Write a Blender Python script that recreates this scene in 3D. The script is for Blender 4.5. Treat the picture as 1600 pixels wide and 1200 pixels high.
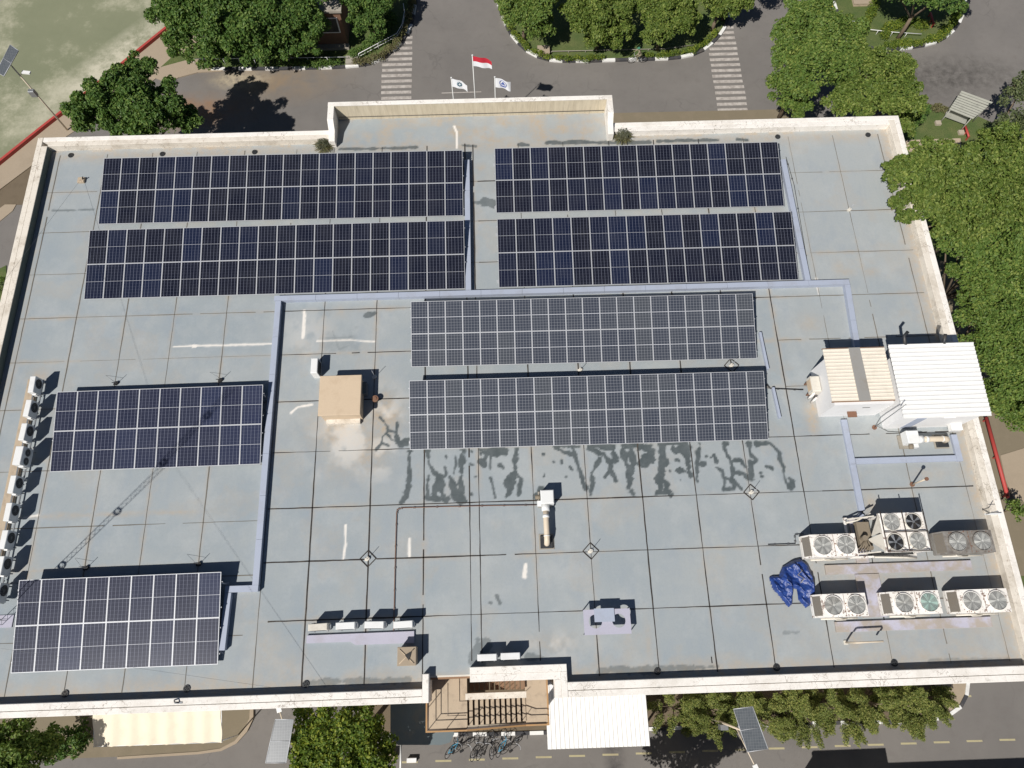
import bpy, math, random
import numpy as np
from mathutils import Matrix, Vector
R_ = math.radians
random.seed(7)
for o in list(bpy.data.objects): bpy.data.objects.remove(o)
scene = bpy.context.scene
col = scene.collection

# ------------------------------------------------------------------ camera
CH = 49.9                       # height of the drone above the ground
RZ = 12.0                       # height of the roof surface
r_v = Vector((0.99944738, -0.03318883, 0.00185182))
u_v = Vector((0.030624, 0.94101282, 0.33698226))
f_v = Vector((0.01292664, 0.33673933, -0.94150917))
cam_d = bpy.data.cameras.new('camera')
cam = bpy.data.objects.new('camera', cam_d); col.objects.link(cam)
cam.matrix_world = Matrix(((r_v.x, u_v.x, -f_v.x, 0), (r_v.y, u_v.y, -f_v.y, 0), (r_v.z, u_v.z, -f_v.z, CH), (0, 0, 0, 1)))
cam_d.sensor_width = 36; cam_d.lens = 1110 / 1600 * 36
cam_d.clip_start = 0.5; cam_d.clip_end = 2000
scene.camera = cam

# ------------------------------------------------------------------ light
SUN_AZ, SUN_EL = 222.0, 49.0
w = bpy.data.worlds.new('World'); scene.world = w; w.use_nodes = True
wn = w.node_tree; wn.nodes.clear()
sky = wn.nodes.new('ShaderNodeTexSky'); sky.sky_type = 'NISHITA'; sky.sun_disc = False; sky.air_density = 0.7; sky.dust_density = 0.4
sky.sun_elevation = R_(SUN_EL); sky.sun_rotation = R_(SUN_AZ)
bg = wn.nodes.new('ShaderNodeBackground'); bg.inputs[1].default_value = 0.050
wo = wn.nodes.new('ShaderNodeOutputWorld')
wn.links.new(sky.outputs[0], bg.inputs[0]); wn.links.new(bg.outputs[0], wo.inputs[0])
sd = bpy.data.lights.new('sun', 'SUN'); sd.energy = 5.0; sd.angle = R_(0.55); sd.color = (1.0, 0.965, 0.915)
sun = bpy.data.objects.new('sun', sd); col.objects.link(sun)
saz, sel = R_(SUN_AZ), R_(SUN_EL)
ldir = Vector((-math.sin(saz) * math.cos(sel), -math.cos(saz) * math.cos(sel), -math.sin(sel)))
sun.rotation_euler = ldir.to_track_quat('-Z', 'Y').to_euler()
sun.location = (-40, -45, 80)
scene.view_settings.view_transform = 'Standard'; scene.view_settings.look = 'None'
scene.view_settings.exposure = 0.0; scene.view_settings.gamma = 1.0
scene.view_settings.use_curve_mapping = False

def at(px, py, z=0.0):
    """surveyed position: where the sight line of a photo pixel meets height z"""
    d = r_v * ((px - 800) / 1110) - u_v * ((py - 600) / 1110) + f_v
    k = (CH - z) / (-d.z)
    return Vector((d.x * k, d.y * k, z))

# ------------------------------------------------------------------ materials
def srgb(r, g, b):
    f = lambda c: (c / 255 / 12.92) if c / 255 <= 0.04045 else ((c / 255 + 0.055) / 1.055) ** 2.4
    return (f(r), f(g), f(b), 1)
def rgb(t): return (t[0], t[1], t[2], 1)
class NT:
    def __init__(s, name):
        s.m = bpy.data.materials.new(name); s.m.use_nodes = True
        s.t = s.m.node_tree; s.b = s.t.nodes['Principled BSDF']; s.out = s.t.nodes['Material Output']
        s.co = s.t.nodes.new('ShaderNodeTexCoord'); s.vec = s.co.outputs['Object']
    def n(s, ty, **kw):
        nd = s.t.nodes.new(ty)
        for k, v in kw.items(): setattr(nd, k, v)
        return nd
    def l(s, a, b): s.t.links.new(a, b)
    def world(s):
        g = s.n('ShaderNodeNewGeometry'); s.vec = g.outputs['Position']; return s
    def noise(s, scale, detail=5, rough=0.6, lo=0.35, hi=0.65, vec=None, stretch=None):
        v = vec or s.vec
        if stretch:
            mp = s.n('ShaderNodeMapping'); mp.inputs['Scale'].default_value = stretch
            s.l(v, mp.inputs[0]); v = mp.outputs[0]
        t = s.n('ShaderNodeTexNoise'); t.inputs['Scale'].default_value = scale
        t.inputs['Detail'].default_value = detail; t.inputs['Roughness'].default_value = rough
        s.l(v, t.inputs['Vector'])
        return s.ramp(t.outputs[0], lo, hi)
    def ramp(s, x, lo, hi):
        r = s.n('ShaderNodeMapRange'); r.inputs[1].default_value = lo; r.inputs[2].default_value = hi
        s.l(x, r.inputs[0]); return r.outputs[0]
    def math(s, op, a, b=None):
        m = s.n('ShaderNodeMath', operation=op)
        for i, x in enumerate((a, b)):
            if x is None: continue
            if isinstance(x, (int, float)): m.inputs[i].default_value = x
            else: s.l(x, m.inputs[i])
        return m.outputs[0]
    def mix(s, fac, a, b, mode='MIX'):
        m = s.n('ShaderNodeMix', data_type='RGBA', blend_type=mode)
        for i, x in ((0, fac), (6, a), (7, b)):
            if isinstance(x, (int, float)): m.inputs[i].default_value = x
            elif isinstance(x, tuple): m.inputs[i].default_value = rgb(x)
            else: s.l(x, m.inputs[i])
        return m.outputs[2]
    def done(s, colr, rough=0.8, metal=0.0, bump=None, bs=0.3, bd=0.02, spec=None):
        if isinstance(colr, tuple): s.b.inputs['Base Color'].default_value = rgb(colr)
        else: s.l(colr, s.b.inputs['Base Color'])
        if isinstance(rough, (int, float)): s.b.inputs['Roughness'].default_value = rough
        else: s.l(rough, s.b.inputs['Roughness'])
        s.b.inputs['Metallic'].default_value = metal
        if spec is not None: s.b.inputs['Specular IOR Level'].default_value = spec
        if bump is not None:
            bm = s.n('ShaderNodeBump'); bm.inputs['Strength'].default_value = bs; bm.inputs['Distance'].default_value = bd
            s.l(bump, bm.inputs['Height']); s.l(bm.outputs[0], s.b.inputs['Normal'])
        return s.m

MT = {}
def simple(name, c, rough=0.7, metal=0.0, dirt=(0.25, 0.2, 0.14), amt=0.35, scale=1.5, lo=0.5, hi=0.75, fine=0.12):
    t = NT(name).world()
    a = t.noise(scale, 6, 0.65, lo, hi)
    cc = t.mix(t.math('MULTIPLY', a, amt), c, dirt)
    f = t.noise(scale * 14, 3, 0.7, 0.3, 0.7)
    cc = t.mix(t.math('MULTIPLY', f, fine), cc, tuple(x * 0.45 for x in c[:3]))
    MT[name] = t.done(cc, rough, metal, f, 0.15, 0.01); return MT[name]

simple('white_paint', (0.80, 0.79, 0.78), 0.65, amt=0.10)
simple('white_metal', (0.78, 0.78, 0.76), 0.4, amt=0.15)
simple('grey_metal', (0.28, 0.29, 0.30), 0.45, 0.5)
simple('alu', (0.50, 0.51, 0.53), 0.55, 0.3, amt=0.1)
simple('dark_metal', (0.03, 0.032, 0.035), 0.5)
simple('steel_rail', (0.07, 0.05, 0.04), 0.5)
simple('black', (0.012, 0.012, 0.013), 0.6)
simple('tan_paint', (0.60, 0.47, 0.33), 0.8, amt=0.35, dirt=(0.36, 0.24, 0.14), scale=1.2)
simple('tan_floor', (0.47, 0.375, 0.27), 0.85, amt=0.5, dirt=(0.22, 0.17, 0.13), scale=2.2, lo=0.5, hi=0.72)
simple('fan_well', (0.20, 0.20, 0.195), 0.7)
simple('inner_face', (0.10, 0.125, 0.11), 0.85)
simple('strip_grey', (0.30, 0.29, 0.27), 0.7, amt=.5)
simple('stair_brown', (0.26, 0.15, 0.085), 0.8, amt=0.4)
simple('stair_shade', (0.07, 0.042, 0.028), 0.9)
simple('stringer', (0.42, 0.24, 0.10), 0.7, amt=0.5)
simple('lavender', (0.38, 0.42, 0.51), 0.6, amt=0.35, dirt=(0.28, 0.27, 0.27), scale=1.4)
simple('lavender_slab', (0.44, 0.43, 0.51), 0.75, amt=0.25, scale=1.0)
simple('worn_slab', (0.44, 0.43, 0.51), 0.8, amt=0.9, dirt=(0.36, 0.31, 0.25), scale=0.9, lo=0.40, hi=0.56)
simple('rust_pipe', (0.20, 0.10, 0.06), 0.8)
simple('beige_pipe', (0.66, 0.56, 0.43), 0.5, amt=0.3)
simple('cream_fabric', (0.72, 0.64, 0.50), 0.8, amt=0.15, fine=0.03)
simple('hut_roof', (0.78, 0.71, 0.60), 0.6, amt=0.2)
simple('sheet_white', (0.84, 0.83, 0.80), 0.45, amt=0.08)
simple('concrete', (0.34, 0.31, 0.26), 0.9, amt=0.6, dirt=(0.16, 0.14, 0.11))
simple('grey_slab', (0.13, 0.16, 0.17), 0.8, amt=0.4)
simple('kerb_white', (0.78, 0.77, 0.74), 0.8, amt=0.35, dirt=(0.3, 0.27, 0.22), scale=2)
simple('kerb_black', (0.05, 0.05, 0.055), 0.85)
simple('red_paint', (0.42, 0.055, 0.045), 0.6, amt=0.5, dirt=(0.25, 0.10, 0.07))
simple('zebra', (0.48, 0.44, 0.40), 0.85, amt=0.75, dirt=(0.2, 0.17, 0.15), scale=2.5, lo=0.4, hi=0.7)
simple('yellow_line', (0.42, 0.37, 0.22), 0.85, amt=0.6)
simple('stucco', (0.42, 0.36, 0.28), 0.9, amt=0.5)
simple('brick_brown', (0.20, 0.11, 0.07), 0.9)
simple('wood_grey', (0.34, 0.34, 0.29), 0.8, amt=0.5, dirt=(0.17, 0.17, 0.15), scale=3)
simple('bark', (0.16, 0.12, 0.08), 0.95)
simple('soil', (0.15, 0.115, 0.075), 0.95, amt=0.6, dirt=(0.09, 0.065, 0.04), scale=0.8)
simple('tan_path', (0.36, 0.29, 0.21), 0.9, amt=0.4, scale=0.6)
simple('brown_path', (0.20, 0.165, 0.11), 0.9, amt=0.6, scale=0.8)
simple('building_wall', (0.66, 0.62, 0.55), 0.85)
simple('rubber_blue', (0.05, 0.35, 0.55), 0.5)
simple('green_cap', (0.02, 0.20, 0.13), 0.7)
simple('skin', (0.32, 0.18, 0.11), 0.6)
simple('shirt', (0.25, 0.22, 0.14), 0.8)
simple('trousers', (0.03, 0.03, 0.04), 0.8)
simple('flag_red', (0.50, 0.02, 0.04), 0.8, amt=0, fine=0.05)
simple('flag_white', (0.75, 0.76, 0.78), 0.8, amt=0, fine=0.04)
simple('emblem_teal', (0.04, 0.14, 0.20), 0.8, amt=0, fine=0.1)
simple('emblem_blue', (0.08, 0.12, 0.35), 0.8, amt=0, fine=0.1)
simple('fan_grey', (0.55, 0.55, 0.52), 0.5)
simple('fan_green', (0.45, 0.60, 0.54), 0.5)
simple('coil_brown', (0.22, 0.18, 0.13), 0.8, scale=6)
simple('yellow_paint', (0.75, 0.55, 0.08), 0.6)

def m_peel():
    t = NT('peeling_paint').world()
    a = t.noise(3.2, 7, 0.72, 0.56, 0.60); b = t.noise(1.0, 5, 0.6, 0.4, 0.7)
    c = t.mix(t.math('MULTIPLY', b, 0.28), (0.84, 0.81, 0.76), (0.50, 0.41, 0.30))
    a2 = t.noise(6.5, 5, 0.7, 0.60, 0.64)
    c = t.mix(t.math('MULTIPLY', t.math('MAXIMUM', a, a2), 0.85), c, (0.17, 0.10, 0.07))
    MT['peel'] = t.done(c, 0.7)
m_peel()
def m_worn_grey():
    t = NT('worn_grey_metal').world()
    a = t.noise(2.5, 6, 0.7, 0.42, 0.62)
    c = t.mix(a, (0.33, 0.31, 0.28), (0.19, 0.165, 0.14))
    MT['worn_grey'] = t.done(c, 0.55, 0.3)
m_worn_grey()

def m_parapet(name, base, amt, rust):
    t = NT(name).world()
    a = t.noise(0.7, 8, 0.72, 0.48, 0.68)
    b = t.noise(4.5, 6, 0.75, 0.60, 0.68)
    d = t.noise(14, 3, 0.7, 0.45, 0.9)
    c = t.mix(t.math('MULTIPLY', a, amt), base, (0.42, 0.36, 0.28))
    c = t.mix(t.math('MULTIPLY', b, rust), c, (0.30, 0.20, 0.13))
    c = t.mix(t.math('MULTIPLY', d, 0.25), c, (0.4, 0.36, 0.3))
    vo = t.n('ShaderNodeTexVoronoi', feature='DISTANCE_TO_EDGE'); vo.inputs['Scale'].default_value = 1.1
    nz = t.n('ShaderNodeTexNoise'); nz.inputs['Scale'].default_value = 3; t.l(t.vec, nz.inputs['Vector'])
    av = t.n('ShaderNodeVectorMath', operation='ADD'); t.l(t.vec, av.inputs[0]); t.l(nz.outputs['Color'], av.inputs[1]); t.l(av.outputs[0], vo.inputs['Vector'])
    ck = t.math('SUBTRACT', 1.0, t.ramp(vo.outputs['Distance'], 0.004, 0.022)); ck = t.math('MULTIPLY', ck, t.noise(.5, 3, .6, .45, .6))
    c = t.mix(t.math('MULTIPLY', ck, 0.75), c, (0.25, 0.21, 0.16))
    mo = t.noise(1.8, 8, .8, .58, .72); c = t.mix(t.math('MULTIPLY', mo, rust * .8), c, (0.22, 0.20, 0.16))
    MT[name] = t.done(c, 0.8, 0, d, 0.25, 0.02)
m_parapet('parapet_clean', (0.83, 0.79, 0.73), 0.35, 0.5)
m_parapet('parapet_worn', (0.72, 0.66, 0.57), 0.75, 0.75)
def m_notch():
    t = NT('stained_render').world()
    a = t.noise(1.2, 7, 0.75, 0.42, 0.66, stretch=(3, 3, 0.4))
    c = t.mix(t.math('MULTIPLY', a, .6), (0.62, 0.54, 0.40), (0.42, 0.35, 0.24))
    s = t.noise(2.2, 6, 0.7, 0.55, 0.68, stretch=(4, 4, 0.35))
    c = t.mix(t.math('MULTIPLY', s, 0.28), c, (0.2, 0.17, 0.12))
    MT['stained_render'] = t.done(c, 0.9)
m_notch()

def m_roof():
    t = NT('painted_roof').world()
    at_ = t.n('ShaderNodeAttribute', attribute_name='stain')
    sp = t.n('ShaderNodeSeparateColor'); t.l(at_.outputs['Color'], sp.inputs[0])
    tone = at_.outputs['Alpha']
    base = t.mix(tone, (0.255, 0.298, 0.325), (0.350, 0.375, 0.378))
    st = t.noise(0.35, 6, 0.6, 0.35, 0.7)
    base = t.mix(t.math('MULTIPLY', st, 0.35), base, (0.42, 0.42, 0.39))
    roll = t.noise(1.6, 4, 0.6, 0.35, 0.7, stretch=(4.0, 0.5, 1))
    base = t.mix(t.math('MULTIPLY', roll, 0.10), base, (0.25, 0.29, 0.33))
    pk = t.noise(0.55, 7, 0.7, 0.48, 0.66)
    base = t.mix(t.math('MULTIPLY', pk, 0.28), base, (0.45, 0.465, 0.46))
    bl = t.noise(0.8, 6, 0.7, 0.50, 0.68, stretch=(1.3, .8, 1))
    base = t.mix(t.math('MULTIPLY', bl, 0.30), base, (0.25, 0.295, 0.345))
    fine = t.noise(9, 5, 0.75, 0.45, 0.8)
    base = t.mix(t.math('MULTIPLY', fine, 0.16), base, (0.18, 0.19, 0.19))
    spk = t.noise(22, 2, 0.5, 0.70, 0.74)
    base = t.mix(t.math('MULTIPLY', spk, 0.45), base, (0.12, 0.11, 0.10))
    rn = t.noise(2.4, 7, 0.75, 0.28, 0.72)
    rust = t.math('MULTIPLY', sp.outputs[0], rn)
    base = t.mix(t.math('MINIMUM', rust, 1.0), base, (0.42, 0.33, 0.23))
    base = t.mix(sp.outputs[2], base, (0.74, 0.70, 0.64))
    wv = t.noise(1.8, 6, 0.7, 0.25, 0.6)
    base = t.mix(t.math('MULTIPLY', sp.outputs[1], t.math('ADD', 0.82, t.math('MULTIPLY', wv, 0.18))), base, (0.072, 0.088, 0.092))
    rg = t.ramp(sp.outputs[1], 0, 1)
    ro = t.math('SUBTRACT', 0.72, t.math('MULTIPLY', rg, 0.12))
    MT['roof'] = t.done(base, ro, 0, fine, 0.12, 0.01)
m_roof()

def m_panel(name, cell, tint, line, lw, lh, midw, lx, ly, rough, nx=6, ny=12):
    t = NT(name)
    uv = t.n('ShaderNodeUVMap'); s = t.n('ShaderNodeSeparateXYZ'); t.l(uv.outputs[0], s.inputs[0])
    def lines(x, n, wdt):
        fr = t.math('FRACT', t.math('MULTIPLY', x, n))
        d = t.math('ABSOLUTE', t.math('SUBTRACT', fr, 0.5))
        return t.math('GREATER_THAN', d, 0.5 - wdt)
    vx = lines(s.outputs[0], nx, lw); vy = lines(s.outputs[1], ny, lh)
    mid = t.math('LESS_THAN', t.math('ABSOLUTE', t.math('SUBTRACT', s.outputs[1], 0.5)), midw)
    oi = t.n('ShaderNodeObjectInfo')
    rp = t.n('ShaderNodeValToRGB'); t.l(oi.outputs['Random'], rp.inputs[0])
    e = rp.color_ramp.elements
    e[0].position = 0.0; e[0].color = rgb(cell); e[1].position = 1.0; e[1].color = rgb(tint)
    m = rp.color_ramp.elements.new(0.6); m.color = rgb(tuple(a * 0.9 + b * 0.15 for a, b in zip(cell, tint)))
    c = rp.outputs[0]
    g = t.n('ShaderNodeNewGeometry')
    dn = t.noise(0.8, 5, 0.6, 0.35, 0.75, vec=g.outputs['Position'])
    c = t.mix(t.math('MULTIPLY', dn, 0.10), c, (0.12, 0.12, 0.13))
    c = t.mix(t.math('MULTIPLY', vy, ly), c, line)
    c = t.mix(t.math('MULTIPLY', vx, lx), c, line)
    c = t.mix(t.math('MULTIPLY', mid, 0.95), c, (0.62, 0.63, 0.66))
    MT[name] = t.done(c, rough, 0, spec=0.35)
m_panel('panel_new', (0.007, 0.008, 0.016), (0.009, 0.014, 0.038), (0.28, 0.30, 0.38), 0.036, 0.05, 0.0026, 0.55, 0.09, 0.22)
m_panel('panel_mid', (0.018, 0.021, 0.042), (0.024, 0.031, 0.066), (0.32, 0.34, 0.42), 0.034, 0.05, 0.0036, 0.55, 0.13, 0.25)
m_panel('panel_old', (0.036, 0.043, 0.062), (0.054, 0.061, 0.074), (0.34, 0.35, 0.37), 0.055, 0.055, 0.0065, 0.45, 0.42, 0.35)

def m_road():
    t = NT('asphalt').world()
    a = t.noise(0.12, 6, 0.65, 0.35, 0.7); b = t.noise(30, 3, 0.8, 0.3, 0.8); c3 = t.noise(1.1, 7, 0.75, 0.5, 0.75)
    c = t.mix(a, (0.158, 0.146, 0.135), (0.203, 0.187, 0.170))
    c = t.mix(t.math('MULTIPLY', b, 0.3), c, (0.11, 0.10, 0.09))
    c = t.mix(t.math('MULTIPLY', c3, 0.35), c, (0.12, 0.105, 0.093))
    vo = t.n('ShaderNodeTexVoronoi', feature='DISTANCE_TO_EDGE'); vo.inputs['Scale'].default_value = 0.28
    nz = t.n('ShaderNodeTexNoise'); nz.inputs['Scale'].default_value = 1.2; t.l(t.vec, nz.inputs['Vector'])
    av = t.n('ShaderNodeVectorMath', operation='ADD'); t.l(t.vec, av.inputs[0]); t.l(nz.outputs['Color'], av.inputs[1]); t.l(av.outputs[0], vo.inputs['Vector'])
    ck = t.math('SUBTRACT', 1.0, t.ramp(vo.outputs['Distance'], 0.003, 0.016)); ck = t.math('MULTIPLY', ck, t.noise(.25, 3, .6, .5, .62))
    c = t.mix(t.math('MULTIPLY', ck, 0.25), c, (0.07, 0.065, 0.06))
    sp_ = t.noise(3.5, 3, .6, .70, .75); c = t.mix(t.math('MULTIPLY', sp_, 0.35), c, (0.07, 0.065, 0.06))
    def blob(x, y, rx, ry, colr, k, ns, prev):
        mp = t.n('ShaderNodeMapping'); mp.vector_type = 'TEXTURE'
        mp.inputs['Location'].default_value = (x, y, 0); mp.inputs['Scale'].default_value = (rx, ry, 1000)
        t.l(t.vec, mp.inputs[0])
        ln = t.n('ShaderNodeVectorMath', operation='LENGTH'); t.l(mp.outputs[0], ln.inputs[0])
        f = t.math('SUBTRACT', 1.0, t.ramp(ln.outputs['Value'], 0.2, 1.0))
        f = t.math('MULTIPLY', f, t.noise(ns, 6, 0.7, 0.3, 0.65))
        return t.mix(t.math('MULTIPLY', f, k), prev, colr)
    p = at(300, 175); c = blob(p.x, p.y, 7, 2.4, (0.27, 0.14, 0.06), 0.9, 0.5, c)
    p = at(430, 125); c = blob(p.x, p.y, 8, 3.2, (0.25, 0.18, 0.11), 0.8, 0.4, c)
    p = at(375, 125); c = blob(p.x, p.y, 3.2, 1.3, (0.45, 0.38, 0.26), 1.0, 2.2, c)
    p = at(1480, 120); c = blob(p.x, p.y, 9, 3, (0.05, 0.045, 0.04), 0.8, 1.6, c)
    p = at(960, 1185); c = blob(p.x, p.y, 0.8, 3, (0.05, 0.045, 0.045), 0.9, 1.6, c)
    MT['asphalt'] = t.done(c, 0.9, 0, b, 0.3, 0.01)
m_road()
def m_court():
    t = NT('green_court').world()
    a = t.noise(0.14, 9, 0.7, 0.50, 0.60); f = t.noise(1.3, 8, 0.8, 0.3, 0.7)
    g = t.noise(0.07, 4, 0.6, 0.35, 0.65)
    c = t.mix(g, (0.165, 0.180, 0.105), (0.220, 0.228, 0.140))
    k = t.math('MULTIPLY', a, f)
    c = t.mix(k, c, (0.43, 0.41, 0.30))
    c = t.mix(t.math('MULTIPLY', f, 0.12), c, (0.33, 0.32, 0.22))
    # broad pale band of dried silt running parallel to the red kerb
    p = at(175, 95)
    mp = t.n('ShaderNodeMapping'); mp.vector_type = 'TEXTURE'
    mp.inputs['Location'].default_value = (p.x, p.y, 0); mp.inputs['Rotation'].default_value = (0, 0, R_(48)); mp.inputs['Scale'].default_value = (11, 2.0, 1000)
    t.l(t.vec, mp.inputs[0]); ln = t.n('ShaderNodeVectorMath', operation='LENGTH'); t.l(mp.outputs[0], ln.inputs[0])
    fb = t.math('SUBTRACT', 1.0, t.ramp(ln.outputs['Value'], 0.3, 1.1))
    n2 = t.noise(0.55, 8, 0.75, 0.35, 0.58)
    c = t.mix(t.math('MULTIPLY', t.math('MULTIPLY', fb, n2), 1.0), c, (0.50, 0.47, 0.36))
    MT['court'] = t.done(c, 0.75)
m_court()
def m_grass():
    t = NT('grass').world()
    a = t.noise(0.5, 6, 0.7, 0.35, 0.65); b = t.noise(14, 4, 0.8, 0.3, 0.7)
    c = t.mix(a, (0.075, 0.12, 0.028), (0.15, 0.165, 0.055))
    c = t.mix(t.math('MULTIPLY', b, 0.5), c, (0.04, 0.07, 0.015))
    MT['grass'] = t.done(c, 0.95, 0, b, 0.6, 0.05)
m_grass()
def m_leaf(name, c1, c2, c3, tr=0.22):
    t = NT(name)
    g = t.n('ShaderNodeNewGeometry')
    rp = t.n('ShaderNodeValToRGB'); t.l(g.outputs['Random Per Island'], rp.inputs[0])
    e = rp.color_ramp.elements; e[0].color = rgb(c1); e[1].color = rgb(c3); m = e.new(0.55); m.color = rgb(c2)
    n = t.noise(0.6, 3, 0.6, 0.35, 0.65, vec=g.outputs['Position'])
    c = t.mix(t.math('MULTIPLY', n, 0.45), rp.outputs[0], c1)
    t.done(c, 0.55, 0, spec=0.3)
    tl = t.n('ShaderNodeBsdfTranslucent'); t.l(t.mix(0.0, t.mix(1.0, c, (1.5, 1.6, 0.6), 'MULTIPLY'), (0, 0, 0)), tl.inputs[0])
    mx = t.n('ShaderNodeMixShader'); mx.inputs[0].default_value = tr
    t.l(t.b.outputs[0], mx.inputs[1]); t.l(tl.outputs[0], mx.inputs[2]); t.l(mx.outputs[0], t.out.inputs[0])
    MT[name] = t.m
m_leaf('leaf_dark', (0.053, 0.109, 0.023), (0.093, 0.169, 0.034), (0.199, 0.266, 0.063))
m_leaf('leaf_mid', (0.076, 0.131, 0.024), (0.134, 0.208, 0.043), (0.250, 0.292, 0.068))
m_leaf('leaf_bright', (0.076, 0.122, 0.021), (0.142, 0.202, 0.038), (0.284, 0.323, 0.082), 0.26)
m_leaf('leaf_yellow', (0.060, 0.110, 0.015), (0.14, 0.20, 0.026), (0.34, 0.36, 0.05), 0.28)
m_leaf('leaf_conifer', (0.100, 0.135, 0.032), (0.200, 0.231, 0.054), (0.367, 0.351, 0.112), 0.12)
m_leaf('leaf_sparse', (0.055, 0.075, 0.03), (0.10, 0.125, 0.05), (0.18, 0.20, 0.09), 0.15)
m_leaf('leaf_dry', (0.084, 0.096, 0.060), (0.144, 0.156, 0.108), (0.252, 0.240, 0.156), 0.15)
m_leaf('leaf_straw', (0.10, 0.09, 0.04), (0.20, 0.17, 0.09), (0.16, 0.20, 0.06), 0.12)
def m_tarp():
    t = NT('tarp').world(); f = t.noise(5, 5, 0.7, 0.35, 0.7)
    c = t.mix(f, (0.012, 0.032, 0.14), (0.028, 0.07, 0.28))
    MT['tarp'] = t.done(c, 0.28, 0, f, 0.5, 0.03)
m_tarp()

# ------------------------------------------------------------------ mesh building
WM = {}                                                  # world matrix of every object that has one
class MB:
    def __init__(s): s.v = []; s.f = []; s.mi = []; s.sm = []
    def add(s, vs, fs, mi=0, sm=False):
        b = len(s.v); s.v += [tuple(v) for v in vs]
        for f in fs: s.f.append([b + i for i in f]); s.mi.append(mi); s.sm.append(sm)
        return s
    def box(s, x0, x1, y0, y1, z0, z1, mi=0, bev=0.0):
        if bev:
            b = bev
            vs = [(x0, y0, z0), (x1, y0, z0), (x1, y1, z0), (x0, y1, z0), (x0, y0, z1 - b), (x1, y0, z1 - b), (x1, y1, z1 - b), (x0, y1, z1 - b),
                  (x0 + b, y0 + b, z1), (x1 - b, y0 + b, z1), (x1 - b, y1 - b, z1), (x0 + b, y1 - b, z1)]
            fs = [(0, 3, 2, 1), (0, 1, 5, 4), (1, 2, 6, 5), (2, 3, 7, 6), (3, 0, 4, 7), (4, 5, 9, 8), (5, 6, 10, 9), (6, 7, 11, 10), (7, 4, 8, 11), (8, 9, 10, 11)]
        else:
            vs = [(x0, y0, z0), (x1, y0, z0), (x1, y1, z0), (x0, y1, z0), (x0, y0, z1), (x1, y0, z1), (x1, y1, z1), (x0, y1, z1)]
            fs = [(0, 3, 2, 1), (4, 5, 6, 7), (0, 1, 5, 4), (1, 2, 6, 5), (2, 3, 7, 6), (3, 0, 4, 7)]
        return s.add(vs, fs, mi)
    def obox(s, c, ax, ay, az, mi=0):                    # oriented box from centre and half axes
        c = Vector(c); ax = Vector(ax); ay = Vector(ay); az = Vector(az)
        vs = [c + ax * i + ay * j + az * k for k in (-1, 1) for j, i in ((-1, -1), (-1, 1), (1, 1), (1, -1))]
        return s.add(vs, [(0, 3, 2, 1), (4, 5, 6, 7), (0, 1, 5, 4), (1, 2, 6, 5), (2, 3, 7, 6), (3, 0, 4, 7)], mi)
    def prism(s, poly, z0, z1, mi=0, top_only=False):
        n = len(poly); a = sum(poly[i][0] * poly[(i + 1) % n][1] - poly[(i + 1) % n][0] * poly[i][1] for i in range(n))
        if a < 0: poly = poly[::-1]
        vs = [(p[0], p[1], z0) for p in poly] + [(p[0], p[1], z1) for p in poly]
        fs = [tuple(range(n, 2 * n))] + ([] if top_only else [tuple(range(n))[::-1]]) + [(i, (i + 1) % n, n + (i + 1) % n, n + i) for i in range(n)]
        return s.add(vs, fs, mi)
    def tube(s, pts, r, n=8, mi=0, r1=None):
        pts = [Vector(p) for p in pts]; k = len(pts); vs = []; fs = []
        for i, p in enumerate(pts):
            d = (pts[min(i + 1, k - 1)] - pts[max(i - 1, 0)]).normalized()
            a = d.orthogonal().normalized(); b = d.cross(a)
            rr = r if r1 is None else r + (r1 - r) * i / (k - 1)
            for j in range(n):
                t = 2 * math.pi * j / n; vs.append(p + a * rr * math.cos(t) + b * rr * math.sin(t))
        # keep rings aligned
        for i in range(1, k):
            ring0 = vs[(i - 1) * n:i * n]; ring = vs[i * n:(i + 1) * n]
            best = min(range(n), key=lambda q: sum((ring0[j] - ring[(j + q) % n]).length for j in range(0, n, max(1, n // 4))))
            vs[i * n:(i + 1) * n] = [ring[(j + best) % n] for j in range(n)]
        for i in range(k - 1):
            for j in range(n): fs.append((i * n + j, i * n + (j + 1) % n, (i + 1) * n + (j + 1) % n, (i + 1) * n + j))
        s.add(vs, fs, mi, True); b = len(s.v) - len(vs)
        s.f.append([b + j for j in range(n)][::-1]); s.mi.append(mi); s.sm.append(False)
        s.f.append([b + (k - 1) * n + j for j in range(n)]); s.mi.append(mi); s.sm.append(False)
        return s
    def disc(s, x, y, z, r, n=20, mi=0, h=0.0):
        return s.prism([(x + r * math.cos(2 * math.pi * i / n), y + r * math.sin(2 * math.pi * i / n)) for i in range(n)], z - max(h, 0.004), z, mi)
    def ring(s, x, y, z, r0, r1, h=0.02, n=24, mi=0):
        vs = []; fs = []
        for zz in (z - h, z):
            for r in (r0, r1):
                for i in range(n): vs.append((x + r * math.cos(2 * math.pi * i / n), y + r * math.sin(2 * math.pi * i / n), zz))
        for i in range(n):
            j = (i + 1) % n
            fs += [(2 * n + i, 3 * n + i, 3 * n + j, 2 * n + j), (n + i, n + j, 3 * n + j, 3 * n + i), (j, i, 2 * n + i, 2 * n + j), (i, j, n + j, n + i)]
        return s.add(vs, fs, mi)
    def mesh(s, name, mats, inv=None):
        me = bpy.data.meshes.new(name)
        v = [inv @ Vector(p) for p in s.v] if inv is not None else s.v
        me.from_pydata(v, [], s.f)
        for m in (mats if isinstance(mats, (list, tuple)) else [mats]): me.materials.append(MT[m])
        me.polygons.foreach_set('material_index', s.mi); me.polygons.foreach_set('use_smooth', s.sm); me.update()
        return me
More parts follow.
